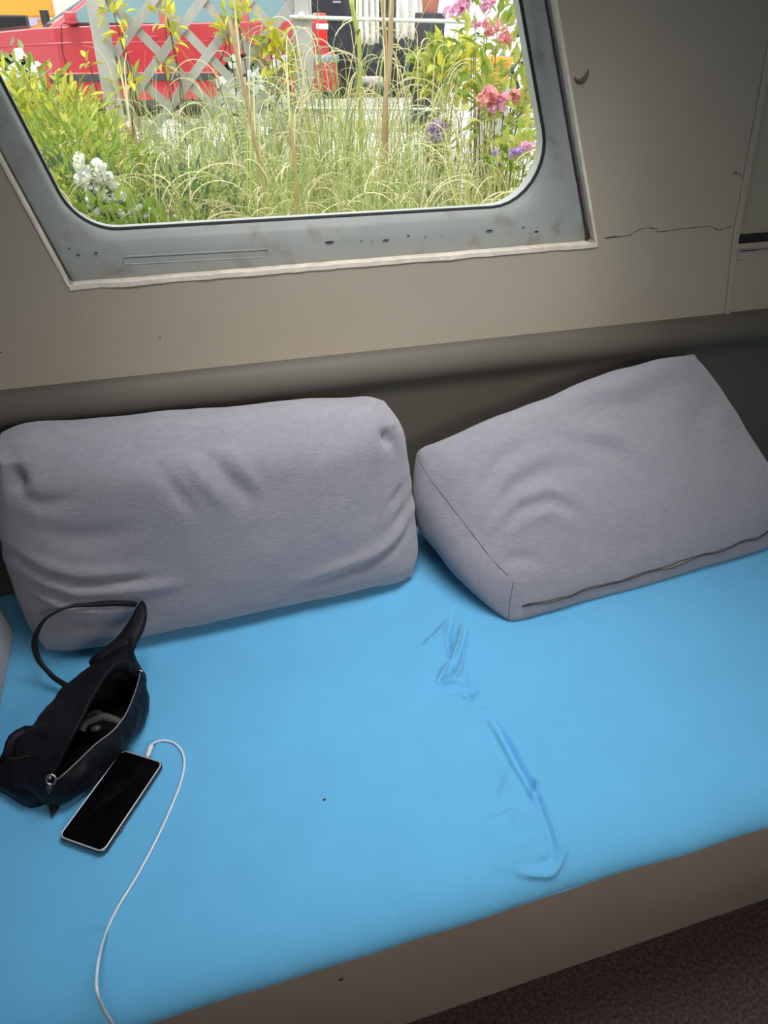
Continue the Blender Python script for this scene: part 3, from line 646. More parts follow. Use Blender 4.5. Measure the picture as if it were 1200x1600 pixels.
mb = MB(); mb.add(*slab(Wd/2-.0030, Ln/2-.0030, .0085, .0085, .0094, .0004)); mb.build('screen', M_screen, ph, smooth=True, angle=40)
mb = MB(); mb.box((-.0012, -.006, 0), (.0012, .006, .0026), M=Matrix.Translation(pw(Wd/2+.0002, -.035, .003)) @ Matrix.Rotation(math.atan2(uy.y, uy.x)-PI/2, 4, 'Z')); mb.build('side_button', M_phone, ph, bevel=.0006)
cab = empty('charging_cable', pw(0, Ln/2, .004), 'thin white charging cable looping from the phone down over the seat edge', 'cable')
pp = pw(.006, Ln/2-.001, .0045)
plug_end = atz(237, 1163, .432)
mb = MB(); dirp = (plug_end-pp).normalized(); mb.tube([pp, pp+dirp*.004, pp+dirp*.0045, plug_end-dirp*.004, plug_end], [.0026, .0026, .0040, .0040, .0026], 10, flat=.8); mb.build('plug', M_cable, cab, smooth=True)
pts = [plug_end]
for x, y in ((246, 1158), (258, 1157), (272, 1161), (284, 1174), (288, 1194), (282, 1225), (262, 1275), (238, 1325), (212, 1372), (186, 1414), (168, 1450)):
    p = atz(x, y, .4245); pts.append(Vector((p.x, p.y, seat_z(p.x, p.y)+.0026)))
for x, y, Y in ((156, 1490, .475), (151, 1525, .444), (152, 1550, .424), (162, 1578, .418), (176, 1600, .416), (196, 1640, .414)): pts.append(at(x, y, Y))
q_ = pts[-1]; pts += [q_+Vector((.01, -.004, -.06)), Vector((q_.x+.02, .40, .10)), Vector((q_.x+.06, .36, .004)), Vector((q_.x+.25, .2, .004))]
mb = MB(); mb.tube(catmull(pts, 7), .0019, 8); mb.build('cord', M_cable, cab, smooth=True)
p = atz(507, 1254, .42); mb = MB(); mb.ball((p.x, p.y, seat_z(p.x, p.y)+.001), .0022, 7, 5, sc=(1.2, .8, .6)); tag(mb.build('crumb', M_crack), 'tiny dark crumb on the blue sheet right of the cable', 'crumb')

# ================================================================== outside
def gz(y): return -.05+.25*smoothstep(1.4, 8, y)
mb = MB(); ys = [1.36+.35*i for i in range(24)]+[10, 14, 20, 30]; nx = 20
vs = [(-9+26*i/nx, y, gz(y)) for y in ys for i in range(nx+1)]
r1 = [k for k, y in enumerate(ys) if y <= 4.6][-1]
fs1 = [(j*(nx+1)+i, j*(nx+1)+i+1, (j+1)*(nx+1)+i+1, (j+1)*(nx+1)+i) for j in range(r1) for i in range(nx)]
fs2 = [(j*(nx+1)+i, j*(nx+1)+i+1, (j+1)*(nx+1)+i+1, (j+1)*(nx+1)+i) for j in range(r1, len(ys)-1) for i in range(nx)]
mb.add(vs, fs1); struct(mb.build('ground', M_soil))
mb = MB(); mb.add(vs, fs2); struct(mb.build('pavement', M_pave))
mb = MB(); a, b = at(500, 150, 6), at(740, 160, 6)
def kerb_pts(Y0, Y1, z): return None
mb.box((1.6, 8.6, gz(8.6)-.02), (6.5, 9.3, gz(9)+.035)); tag(mb.build('kerb_slab', mat('mossy_concrete', srgb(158, 158, 130), .95, bump=(20, .6), var=.15, vscale=3)), 'low mossy concrete slab on the paving behind the car', 'kerb')

# ---- red car -------------------------------------------------------
YC = 10.0; G0 = gz(10)+.005
car = empty('red_car', (.2, YC+.85, G0), 'red hatchback car parked side-on beyond the lattice fence', 'car')
xf, xr_, wz, wr_ = -1.15, 1.44, G0+.30, .30; CARX = -.09
def arc(cx, cz, r_, a0, a1, n_=14): return [(cx+r_*math.cos(a0+(a1-a0)*i/n_), cz+r_*math.sin(a0+(a1-a0)*i/n_)) for i in range(n_+1)]
z0 = G0+.20
low = [(-1.98, z0+.05)]+[(xf-.37, z0)]+arc(xf, wz, .355, PI*1.08, -PI*.08)+[(xf+.37, z0), (xr_-.37, z0)]+arc(xr_, wz, .355, PI*1.08, -PI*.08)+[(xr_+.37, z0+.02), (2.36, z0+.10), (2.44, z0+.32), (2.45, z0+.46), (2.40, z0+.62), (2.33, z0+.78), (2.05, z0+.79), (-.45, z0+.715), (-.75, z0+.70), (-1.5, z0+.63), (-1.9, z0+.53), (-2.02, z0+.35)]
mb = MB(); mb.prism([Vector((x, YC, z)) for x, z in low], (0, 1.66, 0)); body = mb.build('body', M_red, car, bevel=.05, seg=4, smooth=True, angle=35)
body.modifiers['bevel'].angle_limit = math.radians(50)
belt = z0+.72; rf = G0+1.40
# cabin: tapered prism
mb = MB(); lo = [(-.66, YC+.03), (2.33, YC+.03), (2.33, YC+1.63), (-.66, YC+1.63)]; hi = [(.16, YC+.22), (2.12, YC+.22), (2.12, YC+1.44), (.16, YC+1.44)]
mb.add([(x, y, belt-.02) for x, y in lo]+[(x, y, rf) for x, y in hi], [(0, 1, 5, 4), (1, 2, 6, 5), (2, 3, 7, 6), (3, 0, 4, 7), (4, 5, 6, 7)]); mb.build('cabin', M_red, car, bevel=.04, seg=3, smooth=True, angle=40)
def side_pt(x, z): t = (z-belt)/(rf-belt); return Vector((x, YC+.03+.19*t-.006, z))
def wpane(nm, xz): mb = MB(); mb.prism([side_pt(x, z) for x, z in xz], (0, .012, 0)); mb.build(nm, M_carglass, car, bevel=.003)
zb, zt2 = belt+.025, rf-.09
wpane('side_window', [(-.50, zb), (.52, zb), (.52, zt2), (.10, zt2)])
wpane('side_window', [(.60, zb), (1.42, zb), (1.40, zt2), (.60, zt2)])
wpane('side_window', [(1.52, zb), (2.10, zb+.02), (1.86, zt2), (1.50, zt2)])
mb = MB(); mb.add([(-.67, YC+.12, belt+.02), (-.67, YC+1.54, belt+.02), (.11, YC+1.4, rf-.04), (.11, YC+.27, rf-.04)], [(0, 1, 2, 3)]); o_ = mb.build('windscreen', M_carglass, car); o_.modifiers.new('solid', 'SOLIDIFY').thickness = .02
def sline(nm, pts, r_, m_, y=YC-.002, flat=1):
    mb = MB(); mb.tube([(x, y, z) for x, z in pts], r_, 6, flat=flat); return mb.build(nm, m_, car, smooth=True)
sline('window_trim', [(-.42, belt+.005), (.5, belt+.008), (2.2, belt+.02)], .010, M_rub, YC+.018)
sline('door_gap', [(-.52, belt), (-.56, z0+.5), (-.54, z0+.12)], .005, M_rub); sline('door_gap', [(.56, belt), (.57, z0+.5), (.56, z0+.10)], .005, M_rub); sline('door_gap', [(1.30, z0+.70), (1.20, z0+.5), (1.02, z0+.2)], .005, M_rub)
mb = MB(); mb.box((xf+.40, YC-.018, z0+.20), (xr_-.40, YC+.02, z0+.27)); mb.build('side_moulding', M_plastic, car, bevel=.008)
mb = MB(); mb.box((xf+.40, YC-.019, z0+.272), (xr_-.40, YC+.02, z0+.285)); mb.build('moulding_strip', mat('pink_highlight_strip', srgb(226, 120, 130), .3), car)
mb = MB(); mb.box((xf+.40, YC+.01, z0-.05), (xr_-.40, YC+.1, z0+.03)); mb.build('sill', M_plastic, car, bevel=.01)
sline('crease', [(-1.8, z0+.50), (-.5, z0+.56), (2.3, z0+.60)], .012, M_red, YC+.006)
for xh in (.40, 1.12):
    mb = MB(); mb.box((xh-.07, YC-.022, z0+.61), (xh+.07, YC+.004, z0+.635)); mb.build('door_handle', M_red, car, bevel=.008)
mb = MB(); mb.box((-.47, YC-.15, belt+.02), (-.34, YC-.02, belt+.13)); mb.box((-.43, YC-.04, belt+.01), (-.36, YC+.05, belt+.05)); mb.build('wing_mirror', M_red, car, bevel=.03, seg=3, smooth=True)
mb = MB(); mb.box((2.29, YC-.015, z0+.55), (2.42, YC+.25, z0+.86)); tl = mb.build('tail_light', M_redl, car, bevel=.03, seg=3, smooth=True)
mb = MB(); mb.box((2.285, YC-.02, z0+.70), (2.43, YC+.2, z0+.76)); mb.build('clear_band', M_whitel, tl, bevel=.01)
mb = MB(); mb.box((1.86, YC-.025, z0+.06), (2.53, YC+1.69, z0+.47)); bmp = mb.build('bumper', M_red, car, bevel=.05, seg=4, smooth=True)
mb = MB(); mb.box((1.86, YC-.038, z0+.37), (2.55, YC+1.70, z0+.45)); mb.build('bumper_strip', M_silver, bmp, bevel=.02, seg=3, smooth=True)
mb = MB(); mb.box((-2.10, YC-.01, z0+.0), (-1.62, YC+1.67, z0+.36)); mb.build('bumper', M_red, car, bevel=.05, seg=4, smooth=True)
mb = MB(); mb.box((-2.05, YC-.005, z0+.40), (-1.80, YC+.3, z0+.56)); mb.build('headlight', M_whitel, car, bevel=.03, seg=3, smooth=True)
for cx in (xf, xr_):
    for yy in (YC+.03, YC+1.42):
        mb = MB(); k = 28; ls = []
        for dy, r_ in ((0, .20), (.0, .27), (.03, wr_), (.17, wr_), (.2, .27), (.2, .2)): ls.append([Vector((cx+r_*math.cos(2*PI*i/k), yy+dy, wz+r_*math.sin(2*PI*i/k))) for i in range(k)])
        mb.add(*loft(ls, Vector((cx, yy+.03, wz)), Vector((cx, yy+.18, wz)))); wh = mb.build('wheel', M_rub, car, smooth=True, angle=40)
        mb = MB(); mb.add(*loft([[Vector((cx+r_*math.cos(2*PI*i/k), yy-dy, wz+r_*math.sin(2*PI*i/k))) for i in range(k)] for r_, dy in ((.205, 0), (.2, .012), (.12, .02), (.06, .025))], None, Vector((cx, yy-.028, wz))))
        for i in range(7):
            a = 2*PI*i/7; mb.ball((cx+.15*math.cos(a), yy-.012, wz+.15*math.sin(a)), .028, 8, 5, mi=1, sc=(1, .4, 1))
        mb.build('hubcap', [M_hub, M_rub], wh, smooth=True)
    mb = MB(); mb.prism([Vector((x, YC+.12, z)) for x, z in arc(cx, wz, .40, PI*1.0, 0, 14)], (0, 1.4, 0)); mb.build('wheel_well', M_rub, car)

car.location.x += CARX   # the whole car, parts included
# ---- black van behind ------------------------------------------------
van = empty('black_van', (3.6, 12.2, gz(12)), 'black van parked behind and right of the red car', 'van')
vx0, vx1, vz = 2.55, 4.3, gz(12)
mb = MB(); mb.prism([Vector((vx0, 11.9, vz+.28)), Vector((vx1, 11.9, vz+.28)), Vector((vx1, 11.9, vz+1.9)), Vector((vx0+.2, 11.9, vz+1.9)), Vector((vx0-.05, 11.9, vz+1.0))], (0, 2.6, 0)); mb.build('body', M_vanblack, van, bevel=.06, seg=3, smooth=True, angle=40)
mb = MB(); mb.box((vx0+.15, 11.885, vz+.95), (vx1-.15, 11.9, vz+.965)); mb.box((vx0+.05, 11.885, vz+.45), (vx1, 11.905, vz+.52)); mb.build('side_moulding', M_plastic, van)
mb = MB(); mb.box((vx0+.3, 11.87, vz+1.15), (vx0+.42, 11.9, vz+1.18)); mb.build('door_handle', M_silver, van, bevel=.01)
for cx in (vx0+.35, vx1-.35):
    mb = MB(); ls = [[Vector((cx+r_*math.cos(2*PI*i/20), 11.88+dy, vz+.32+r_*math.sin(2*PI*i/20))) for i in range(20)] for r_, dy in ((.2, 0), (.32, .02), (.32, .2), (.2, .22))]
    mb.add(*loft(ls, Vector((cx, 11.9, vz+.32)), Vector((cx, 12.1, vz+.32)))); mb.build('wheel', M_rub, van, smooth=True, angle=40)

# ---- bicycles, pots and boxes ------------------------------------------
def bicycle(x, y, rz, label, m_=M_silver):
    z = gz(y); b = empty('bicycle', (x, y, z), label, 'bicycle'); Mx = Matrix.Translation((x, y, z)) @ Matrix.Rotation(rz, 4, 'Z'); V = lambda a, c, d=0: Mx @ Vector((a, d, c))
    for cx in (-.52, .52):
        mb = MB(); mb.tube([V(cx+.33*math.cos(2*PI*i/28), .34+.33*math.sin(2*PI*i/28)) for i in range(28)], .018, 6, closed=True); wh = mb.build('wheel', M_rub, b, smooth=True)
        mb = MB(); [mb.tube([V(cx, .34), V(cx+.31*math.cos(2*PI*i/14), .34+.31*math.sin(2*PI*i/14))], .003, 4) for i in range(14)]; mb.tube([V(cx+.36*math.cos(a), .34+.36*math.sin(a)) for a in [.3+2.2*i/10 for i in range(11)]], .016, 5, mi=1); mb.build('spokes', [M_hub, m_], wh)
    mb = MB()
    for a, c in (((-.52, .34), (-.14, .80)), ((-.52, .34), (-.05, .30)), ((-.05, .30), (-.17, .86)), ((-.05, .30), (.36, .74)), ((-.15, .72), (.36, .80)), ((.52, .34), (.34, .88))): mb.tube([V(*a), V(*c)], .017, 6)
    mb.build('frame', m_, b, smooth=True)
    mb = MB(); mb.tube([V(.30, 1.0, -.28), V(.38, 1.02, -.15), V(.36, .98, 0), V(.38, 1.02, .15), V(.30, 1.0, .28)], .013, 6); mb.tube([V(.34, .88), V(.36, .98)], .012, 6); mb.build('handlebar', M_hub, b, smooth=True)
    mb = MB(); mb.tube([V(-.32, .92), V(-.22, .94), V(-.02, .92)], [.06, .065, .02], 8, flat=.45); mb.build('saddle', M_rub, b, smooth=True)
    mb = MB(); mb.ball(V(-.62, .78), .05, 10, 7); mb.build('rear_light', M_redl, b, smooth=True)
    mb = MB(); mb.tube([V(-.16, .70), V(-.62, .72)], .01, 5); mb.tube([V(-.62, .72), V(-.52, .34)], .008, 5); mb.build('luggage_rack', M_hub, b)
p = at(700, 95, 8.6); bicycle(p.x+.35, 8.6, .35, 'silver-framed bicycle with round red rear light, nearer the black van')
p = at(760, 95, 8.2); bicycle(p.x+.55, 8.2, .25, 'grey bicycle standing beside the white crate, right of the other bicycle', M_plastic)
# white sheet hanging
def cloth(x0, x1, y, z1, z0_, label, seed):
    mb = MB(); n_ = 30; vs = []; fs = []
    for i in range(n_+1):
        for j in range(9):
            t = i/n_; v = j/8; vs.append((x0+(x1-x0)*t, y+.05*math.sin(t*22+seed)*(.4+v)+.03*noise.noise(Vector((t*6, v*3, seed))), z1+(z0_-z1)*v+.05*noise.noise(Vector((t*4, seed, 1)))*v))
    for i in range(n_):
        for j in range(8): fs.append((i*9+j, i*9+j+1, (i+1)*9+j+1, (i+1)*9+j))
    mb.add(vs, fs); o_ = mb.build('tarpaulin', M_canvas, smooth=True); o_.modifiers.new('solid', 'SOLIDIFY').thickness = .01; tag(o_, label, 'tarpaulin'); return o_
a = at(505+50, 0, 9.8); a0, a1 = at(557, 0, 9.8), at(590, 70, 9.8); cloth(a0.x, a1.x, 9.8, 1.6, at(575, 68, 9.8).z, 'narrow white sheet hanging in front of the black van', 1)
a0, a1 = at(618, 0, 9.9), at(665, 60, 9.9); cloth(a0.x, a1.x, 9.9, 1.6, at(640, 60, 9.9).z, 'wide grey-white sheet hanging right of the narrow one', 4)
def pot(px, py, Y, r_, h_, m_, nm, label, cat):
    p = at(px, py, Y); mb = MB(); ls = [[Vector((p.x+q*math.cos(2*PI*i/20), Y+q*math.sin(2*PI*i/20), p.z+zz)) for i in range(20)] for q, zz in ((r_*.72, 0), (r_*.95, h_*.82), (r_*1.08, h_*.82), (r_*1.08, h_), (r_*.9, h_), (r_*.85, h_*.8))]
    mb.add(*loft(ls, p, p+Vector((0, 0, h_*.8)))); return tag(mb.build(nm, m_, smooth=True, angle=40), label, cat)
st = at(672, 20, 8.9); mb = MB(); mb.box((st.x-.13, 8.77, gz(8.9)), (st.x+.13, 9.03, st.z)); tag(mb.build('plinth', M_plastic, bevel=.01), 'dark block under the terracotta pot', 'plinth')
pot(672, 20, 8.9, .11, .24, M_terra, 'plant_pot', 'terracotta flowerpot standing on the dark block', 'pot')
bb = at(722, 95, 7.4); mb = MB(); mb.box((bb.x-.09, 7.3, gz(7.4)), (bb.x+.09, 7.5, at(722, 42, 7.4).z)); tag(mb.build('white_post_box', M_wplast, bevel=.02), 'tall narrow white plastic box right of the bicycles', 'box')
bb = at(742, 88, 6.9); mb = MB(); 
mb.box((bb.x-.15, 6.8, gz(6.9)), (bb.x+.13, 7.1, at(742, 70, 6.9).z)); tag(mb.build('storage_crate', M_wplast, bevel=.02), 'low white plastic crate among the shrubs at right', 'crate')
q = at(772, 130, 5.6); mb = MB(); mb.tube([(q.x, 5.6, gz(5.6)), (q.x+.005, 5.6, .5), (q.x, 5.6, q.z)], [.14, .115, .12], 12); tag(mb.build('log_stump', M_wood, smooth=True, angle=50), 'upright grey log under the orange flowerpot', 'stump')
pot(772, 130, 5.6, .12, .16, M_orange, 'plant_pot', 'orange plastic flowerpot among the pink flowers', 'pot')
# far left
ol = at(20, 25, 13.5); 
oc = empty('orange_trestle', (ol.x, 13.6, gz(13)), 'orange metal trestle at the top left beyond the car bonnet', 'trestle')
mb = MB(); mb.box((ol.x-1.2, 13.5, 1.12), (ol.x+.55, 13.9, 1.5)); mb.build('top', M_orange, oc, bevel=.03)
for k in range(4):
    mb = MB(); x_ = ol.x-.9+k*.42; mb.tube([(x_, 13.6, 1.1), (x_+.1, 13.55, gz(13))], .06, 6); mb.build('leg', M_orange, oc)
bb = at(22, 42, 12.4); mb = MB(); mb.box((bb.x-.18, 12.2, gz(12)), (bb.x+.18, 12.6, at(22, 24, 12.4).z)); tag(mb.build('equipment_box', M_rub, bevel=.02), 'black box behind the red car bonnet', 'box')
bb = at(71, 30, 12.0); mb = MB(); mb.tube([(bb.x, 12, gz(12)), (bb.x, 12, at(71, 16, 12).z)], .055, 8); tag(mb.build('bollard', M_rub, smooth=True), 'short black bollard just left of the car windscreen', 'bollard')
mb = MB(); mb.box((-9, 17, .28), (6, 17.2, 1.9)); struct(mb.build('garden_wall', M_lilac))
bb = at(95, 10, 14.5); mb = MB(); mb.prism([Vector((bb.x-.9, 14.5, gz(14))), Vector((bb.x+.9, 14.5, gz(14))), Vector((bb.x+.55, 14.5, 1.7)), Vector((bb.x+.1, 14.5, 1.7))], (0, .6, 0)); tag(mb.build('canvas_cover', M_canvas, bevel=.05), 'cream canvas cover sloping beside the orange trestle', 'cover')

# ---- lattice fence -------------------------------------------------------
YF = 4.0; fen = empty('lattice_fence', (.35, YF, gz(YF)), 'weathered grey diamond lattice fence between two square posts', 'fence')
for x_ in (-.085, .812):
    mb = MB(); mb.box((x_-.040, YF-.04, gz(YF)-.1), (x_+.040, YF+.04, 1.86)); mb.build('post', M_wood, fen, bevel=.004)
mb = MB(); xa, xb, za, zb_ = -.045, .772, .62, 1.80; sp_ = .205; sw = .019
for lay, sg in ((0, 1), (1, -1)):
    c = -3.0
    while c < 4:
        # line z = za + sg*(x - c0): clip to the rectangle
        P = []
        for x_ in (xa, xb):
            z = c+sg*(x_-xa)*1.02
            P.append((x_, z))
        (x0_, z0_), (x1_, z1_) = P
        def clip(x0_, z0_, x1_, z1_):
            t0, t1 = 0, 1; dz = z1_-z0_
            for lim, s_ in ((za, 1), (zb_, -1)):
                t = (lim-z0_)/dz; 
                if (dz > 0) == (s_ > 0): t0 = max(t0, t)
                else: t1 = min(t1, t)
            return t0, t1
        t0, t1 = clip(x0_, z0_, x1_, z1_)
        if t1-t0 > .03:
            p0 = Vector((x0_+(x1_-x0_)*t0, 0, z0_+(z1_-z0_)*t0)); p1 = Vector((x0_+(x1_-x0_)*t1, 0, z0_+(z1_-z0_)*t1)); d = (p1-p0).normalized(); nrm = Vector((-d.z, 0, d.x))*sw
            yy = YF-.012+lay*.012; mb.prism([p+Vector((0, yy, 0)) for p in (p0-nrm, p1-nrm, p1+nrm, p0+nrm)], (0, .010, 0))
        c += sp_*1.02
mb.build('lattice', M_wood, fen)
for z in (za, zb_):
    mb = MB(); mb.box((xa, YF-.018, z-.02), (xb, YF+.018, z+.02)); mb.build('rail', M_wood, fen, bevel=.003)
for k, (r_, za_, zb2, sag, lab) in enumerate(((.0085, 1.33, 1.33, .012, 'upper white rope tied to the right fence post'), (.006, .965, .962, .02, 'lower white rope tied to the right fence post'))):
    mb = MB(); mb.tube([(.765+i*(3.2-.765)/30, YF-.05, za_+(zb2-za_)*i/30-sag*math.sin(PI*i/30)) for i in range(31)], r_, 8)
    mb.tube([(.812+.055*math.cos(2*PI*i/12), YF+.055*math.sin(2*PI*i/12), za_) for i in range(12)], r_, 6, closed=True); mb.ball((.80, YF-.055, za_+.005), r_*1.9, 8, 6)
    tag(mb.build('rope', M_rope, smooth=True), lab, 'rope')
mb = MB(); mb.box((3.16, YF-.04, gz(YF)), (3.24, YF+.04, 1.5)); tag(mb.build('fence_post', M_wood), 'wooden post at the far right end of the white ropes', 'post')

# ---- plants ---------------------------------------------------------------
def blade(mb, base, az, h_, reach, w_, straw, n_=12, g=0, curl=1.0):
    """one arching ribbon: rises, bends over, tip hangs"""
    dx, dy = math.cos(az), math.sin(az); sx_, sy_ = -dy, dx; prev = None; x = z = 0.0; ang = PI/2-random.uniform(.02, .16); seg = h_*1.25/n_
    total = random.uniform(1.7, 3.4)*curl; tw = random.uniform(-.5, .5); pts = []
    for i in range(n_+1):
        t = i/n_; ww = w_*(1-t**2.2*.85); pts.append((x, z, ww, t, tw*t)); 
        x += math.cos(ang)*seg*reach; z += math.sin(ang)*seg; ang -= total*smoothstep(.38, .75, t)*1.75/n_
    for i in range(n_):
        (x0_, z0_, w0, t0, a0), (x1_, z1_, w1, t1, a1) = pts[i], pts[i+1]
        q = lambda x_, z_, w__, s_, a_: (base[0]+dx*x_+(sx_*math.cos(a_)-dx*math.sin(a_))*w__*s_, base[1]+dy*x_+(sy_*math.cos(a_)-dy*math.sin(a_))*w__*s_, base[2]+z_+w__*s_*math.sin(a_)*.6)
        mi = 1 if t0 > straw else 0
        mb.add([q(x0_, z0_, w0, -1, a0), q(x0_, z0_, w0, 1, a0), q(x1_, z1_, w1, 1, a1), q(x1_, z1_, w1, -1, a1)], [(0, 1, 2, 3)], mi)
def arch(mb, base, az, h_, R_, lean, r0, green):
    dx, dy = math.cos(az), math.sin(az); pts = []; H = h_-R_; n1 = 4
    for i in range(n1): t = i/n1; pts.append((lean*t*t, H*t))
    tot = random.uniform(1.9, 3.2); n2 = 9; sq = random.uniform(.7, 1.25); a0 = .12
    for i in range(n2+1):
        a = a0+(tot-a0)*i/n2; pts.append((lean+R_*sq*(1-math.cos(a))-R_*sq*(1-math.cos(a0)), H+R_*(math.sin(a)-math.sin(a0))))
    wob = random.uniform(-.03, .03)
    P = [Vector((base[0]+dx*u-dy*wob*(v/h_)**2, base[1]+dy*u+dx*wob*(v/h_)**2, base[2]+v)) for u, v in pts]
    k = n1+1
    if green: mb.tube(P[:k+1], [r0*(.7+.3*i/k) for i in range(k+1)], 3, mi=0); mb.tube(P[k:], [r0*(1.1-.75*i/(len(P)-k)) for i in range(len(P)-k)], 3, mi=1)
    else: mb.tube(P, [r0*(1.1-.8*i/len(P)) for i in range(len(P))], 3, mi=1)
def grass(x, y, h_, n_, label, group, green, strawf=.25, spread=.09, w_=.0028, lo=.6, curl=1.0, st=(.35, .8)):
    mb = MB(); z = gz(y)
    for i in range(n_):
        az = random.uniform(0, 2*PI); r_ = spread*math.sqrt(random.random()); s_ = random.random() < strawf
        if s_:
            az2 = random.choice((0, PI))+random.gauss(0, .6); arch(mb, (x+r_*math.cos(az), y+r_*math.sin(az), z), az2, h_*random.uniform(lo+.12, 1.08), random.uniform(.03, .13), random.uniform(.02, .26), w_*random.uniform(.6, 1.15)*(y/2.6)**.4, random.random() < .6); continue
        blade(mb, (x+r_*math.cos(az), y+r_*math.sin(az), z), az+random.uniform(-.5, .5), h_*random.uniform(lo, 1.05), random.uniform(.5, 1.1), w_*random.uniform(.7, 1.3)*(1 if not s_ else .9), random.uniform(*st) if s_ else 2, g=0, curl=curl if s_ else curl*.45)
    o_ = mb.build('grass_clump', [green, M_straw], fix=False); tag(o_, label, 'grass', group); return o_
def leafy(mb, c, rad, n_, ll, lw, mi=(0,), up_=.4):
    for i in range(n_):
        d = Vector((random.gauss(0, 1), random.gauss(0, 1), random.gauss(0, 1))).normalized()*(random.random()**.4)
        p = Vector(c)+Vector((d.x*rad[0], d.y*rad[1], d.z*rad[2])); dr = (d+Vector((random.gauss(0, .5), random.gauss(0, .5), up_+random.gauss(0, .4)))).normalized()
        l_ = ll*random.uniform(.6, 1.2); s_ = dr.cross(Vector((random.gauss(0, .4), random.gauss(0, .4), 1))).normalized()*lw*random.uniform(.7, 1.2); nn = s_.cross(dr).normalized()*lw*.5
        p1, p2, p3 = p+dr*l_*.35, p+dr*l_*.7-nn*.3, p+dr*l_-nn*1.1
        mb.add([p, p1+s_+nn, p2+s_*.7+nn, p3, p2-s_*.7+nn, p1-s_+nn, p1, p2], [(0, 1, 6), (1, 2, 7, 6), (2, 3, 7), (0, 6, 5), (6, 7, 4, 5), (7, 3, 4)], random.choice(mi))
def stems(mb, base, top_c, rad, n_, r_=.004):
    for i in range(n_):
        e = Vector(top_c)+Vector((random.uniform(-1, 1)*rad[0], random.uniform(-1, 1)*rad[1], random.uniform(-.2, .8)*rad[2])); b = Vector(base)+Vector((random.uniform(-.05, .05), random.uniform(-.05, .05), 0))
        mb.tube([b, b.lerp(e, .5)+Vector((0, 0, .04)), e], [r_, r_*.8, r_*.4], 5)
def shrub(px, py, Y, rad, n_, ll, lw, mats_, label, nm='leafy_shrub', cat='shrub', up_=.4):
    c = at(px, py, Y); b = empty(nm, (c.x, Y, gz(Y)), label, cat)
    mb = MB(); leafy(mb, c, rad, n_, ll, lw, tuple(range(len(mats_))), up_)
    mb.build('foliage', mats_, b, fix=False); mb = MB(); stems(mb, (c.x, Y, gz(Y)), c, rad, 9); mb.build('stems', M_stem, b, smooth=True); return b, c
# yellow-green narrow-leaved shrubs, left
shrub(60, 235, 3.0, (.30, .30, .20), 1300, .055, .0075, [M_lf1, M_lf2, M_lf3, M_lf1], 'dense yellow-green narrow-leaved shrub at the left of the window')
shrub(130, 275, 2.6, (.22, .25, .18), 1000, .050, .007, [M_lf2, M_lf1, M_lf2], 'green narrow-leaved shrub behind the white flower spike')
shrub(20, 165, 3.3, (.30, .30, .13), 340, .065, .009, [M_lf1, M_lf3, M_lf2], 'loose yellow-leaved shrub in front of the car bonnet')
shrub(85, 190, 3.5, (.26, .25, .12), 380, .065, .009, [M_lf1, M_lf3, M_lf2], 'yellow-green shrub at the foot of the left fence post')
shrub(120, 320, 2.2, (.16, .2, .11), 520, .045, .008, [M_lf2, M_lf4, M_lf1], 'low green plant around the white flower spike')
shrub(300, 320, 2.3, (.16, .16, .10), 520, .035, .005, [M_lf4, M_lf4, M_lf2], 'dark blue-green feathery plant at the bottom of the window')
# climber sprays on the lattice
def climber(sprays, label):
    c = at(300, 60, YF-.06); b = empty('climbing_plant', (c.x, YF-.06, gz(YF)), label, 'climber')
    mb = MB(); ms = MB()
    for px, py, s_, n_ in sprays:
        c = at(px, py, YF-.07); leafy(mb, c, (s_, .04, s_*.9), n_, .07, .012, (0, 1, 0), .2); ms.tube([c+Vector((0, 0, -.45)), c+Vector((.02, .01, -.2)), c], .003, 5)
    mb.build('foliage', [M_lf3, M_lf1], b, fix=False); ms.build('stems', M_stem, b)
climber([(178, 20, .05, 16), (190, 50, .03, 8), (262, 30, .05, 20), (268, 60, .03, 8), (255, 100, .03, 10), (200, 125, .05, 22), (140, 100, .03, 6)], 'yellow-leaved climber on the left half of the lattice')
climber([(372, 30, .07, 34), (355, 52, .04, 12), (430, 85, .09, 60), (420, 60, .05, 20), (450, 110, .05, 16)], 'yellow-green climber on the right half of the lattice')
# right side flowering shrubs
def flower_ball(mb, c, r_, n_, pl_, pw_, mi=(0,)):
    for i in range(n_):
        d = Vector((random.gauss(0, 1), random.gauss(0, 1), random.gauss(0, 1))).normalized(); p = Vector(c)+d*r_*random.uniform(.55, 1)
        for k in range(5):
            a = 2*PI*k/5; t1 = d.orthogonal().normalized(); t2 = d.cross(t1); e = t1*math.cos(a)+t2*math.sin(a); s_ = (t2*math.cos(a)-t1*math.sin(a))*pw_
            mb.add([p, p+e*pl_*.6+s_+d*pl_*.3, p+e*pl_+d*pl_*.35, p+e*pl_*.6-s_+d*pl_*.3], [(0, 1, 2, 3)], random.choice(mi))
def fshrub(px, py, Y, rad, n_, leafmats, blooms, label):
    b, c = shrub(px, py, Y, rad, n_, .068, .014, leafmats, label, 'flowering_shrub', 'shrub')
    for x, y, r_, m_ in blooms:
        cc = at(x, y, Y-.12); mb = MB(); [flower_ball(mb, cc+Vector((random.uniform(-1, 1), random.uniform(-.5, .5), random.uniform(-.7, .7)))*r_*.7, r_*.36, 7, r_*.34, r_*.13) for _ in range(7)]; mb.build('flower_cluster', m_, b, fix=False)
fshrub(775, 70, 3.0, (.17, .15, .20), 120, [M_lf1, M_lf2], [(712, 12, .045, M_pink), (762, 8, .03, M_pink), (768, 42, .035, M_coral), (745, 38, .02, M_pink), (790, 55, .03, M_coral)], 'pink-flowered shrub at the top right of the window')
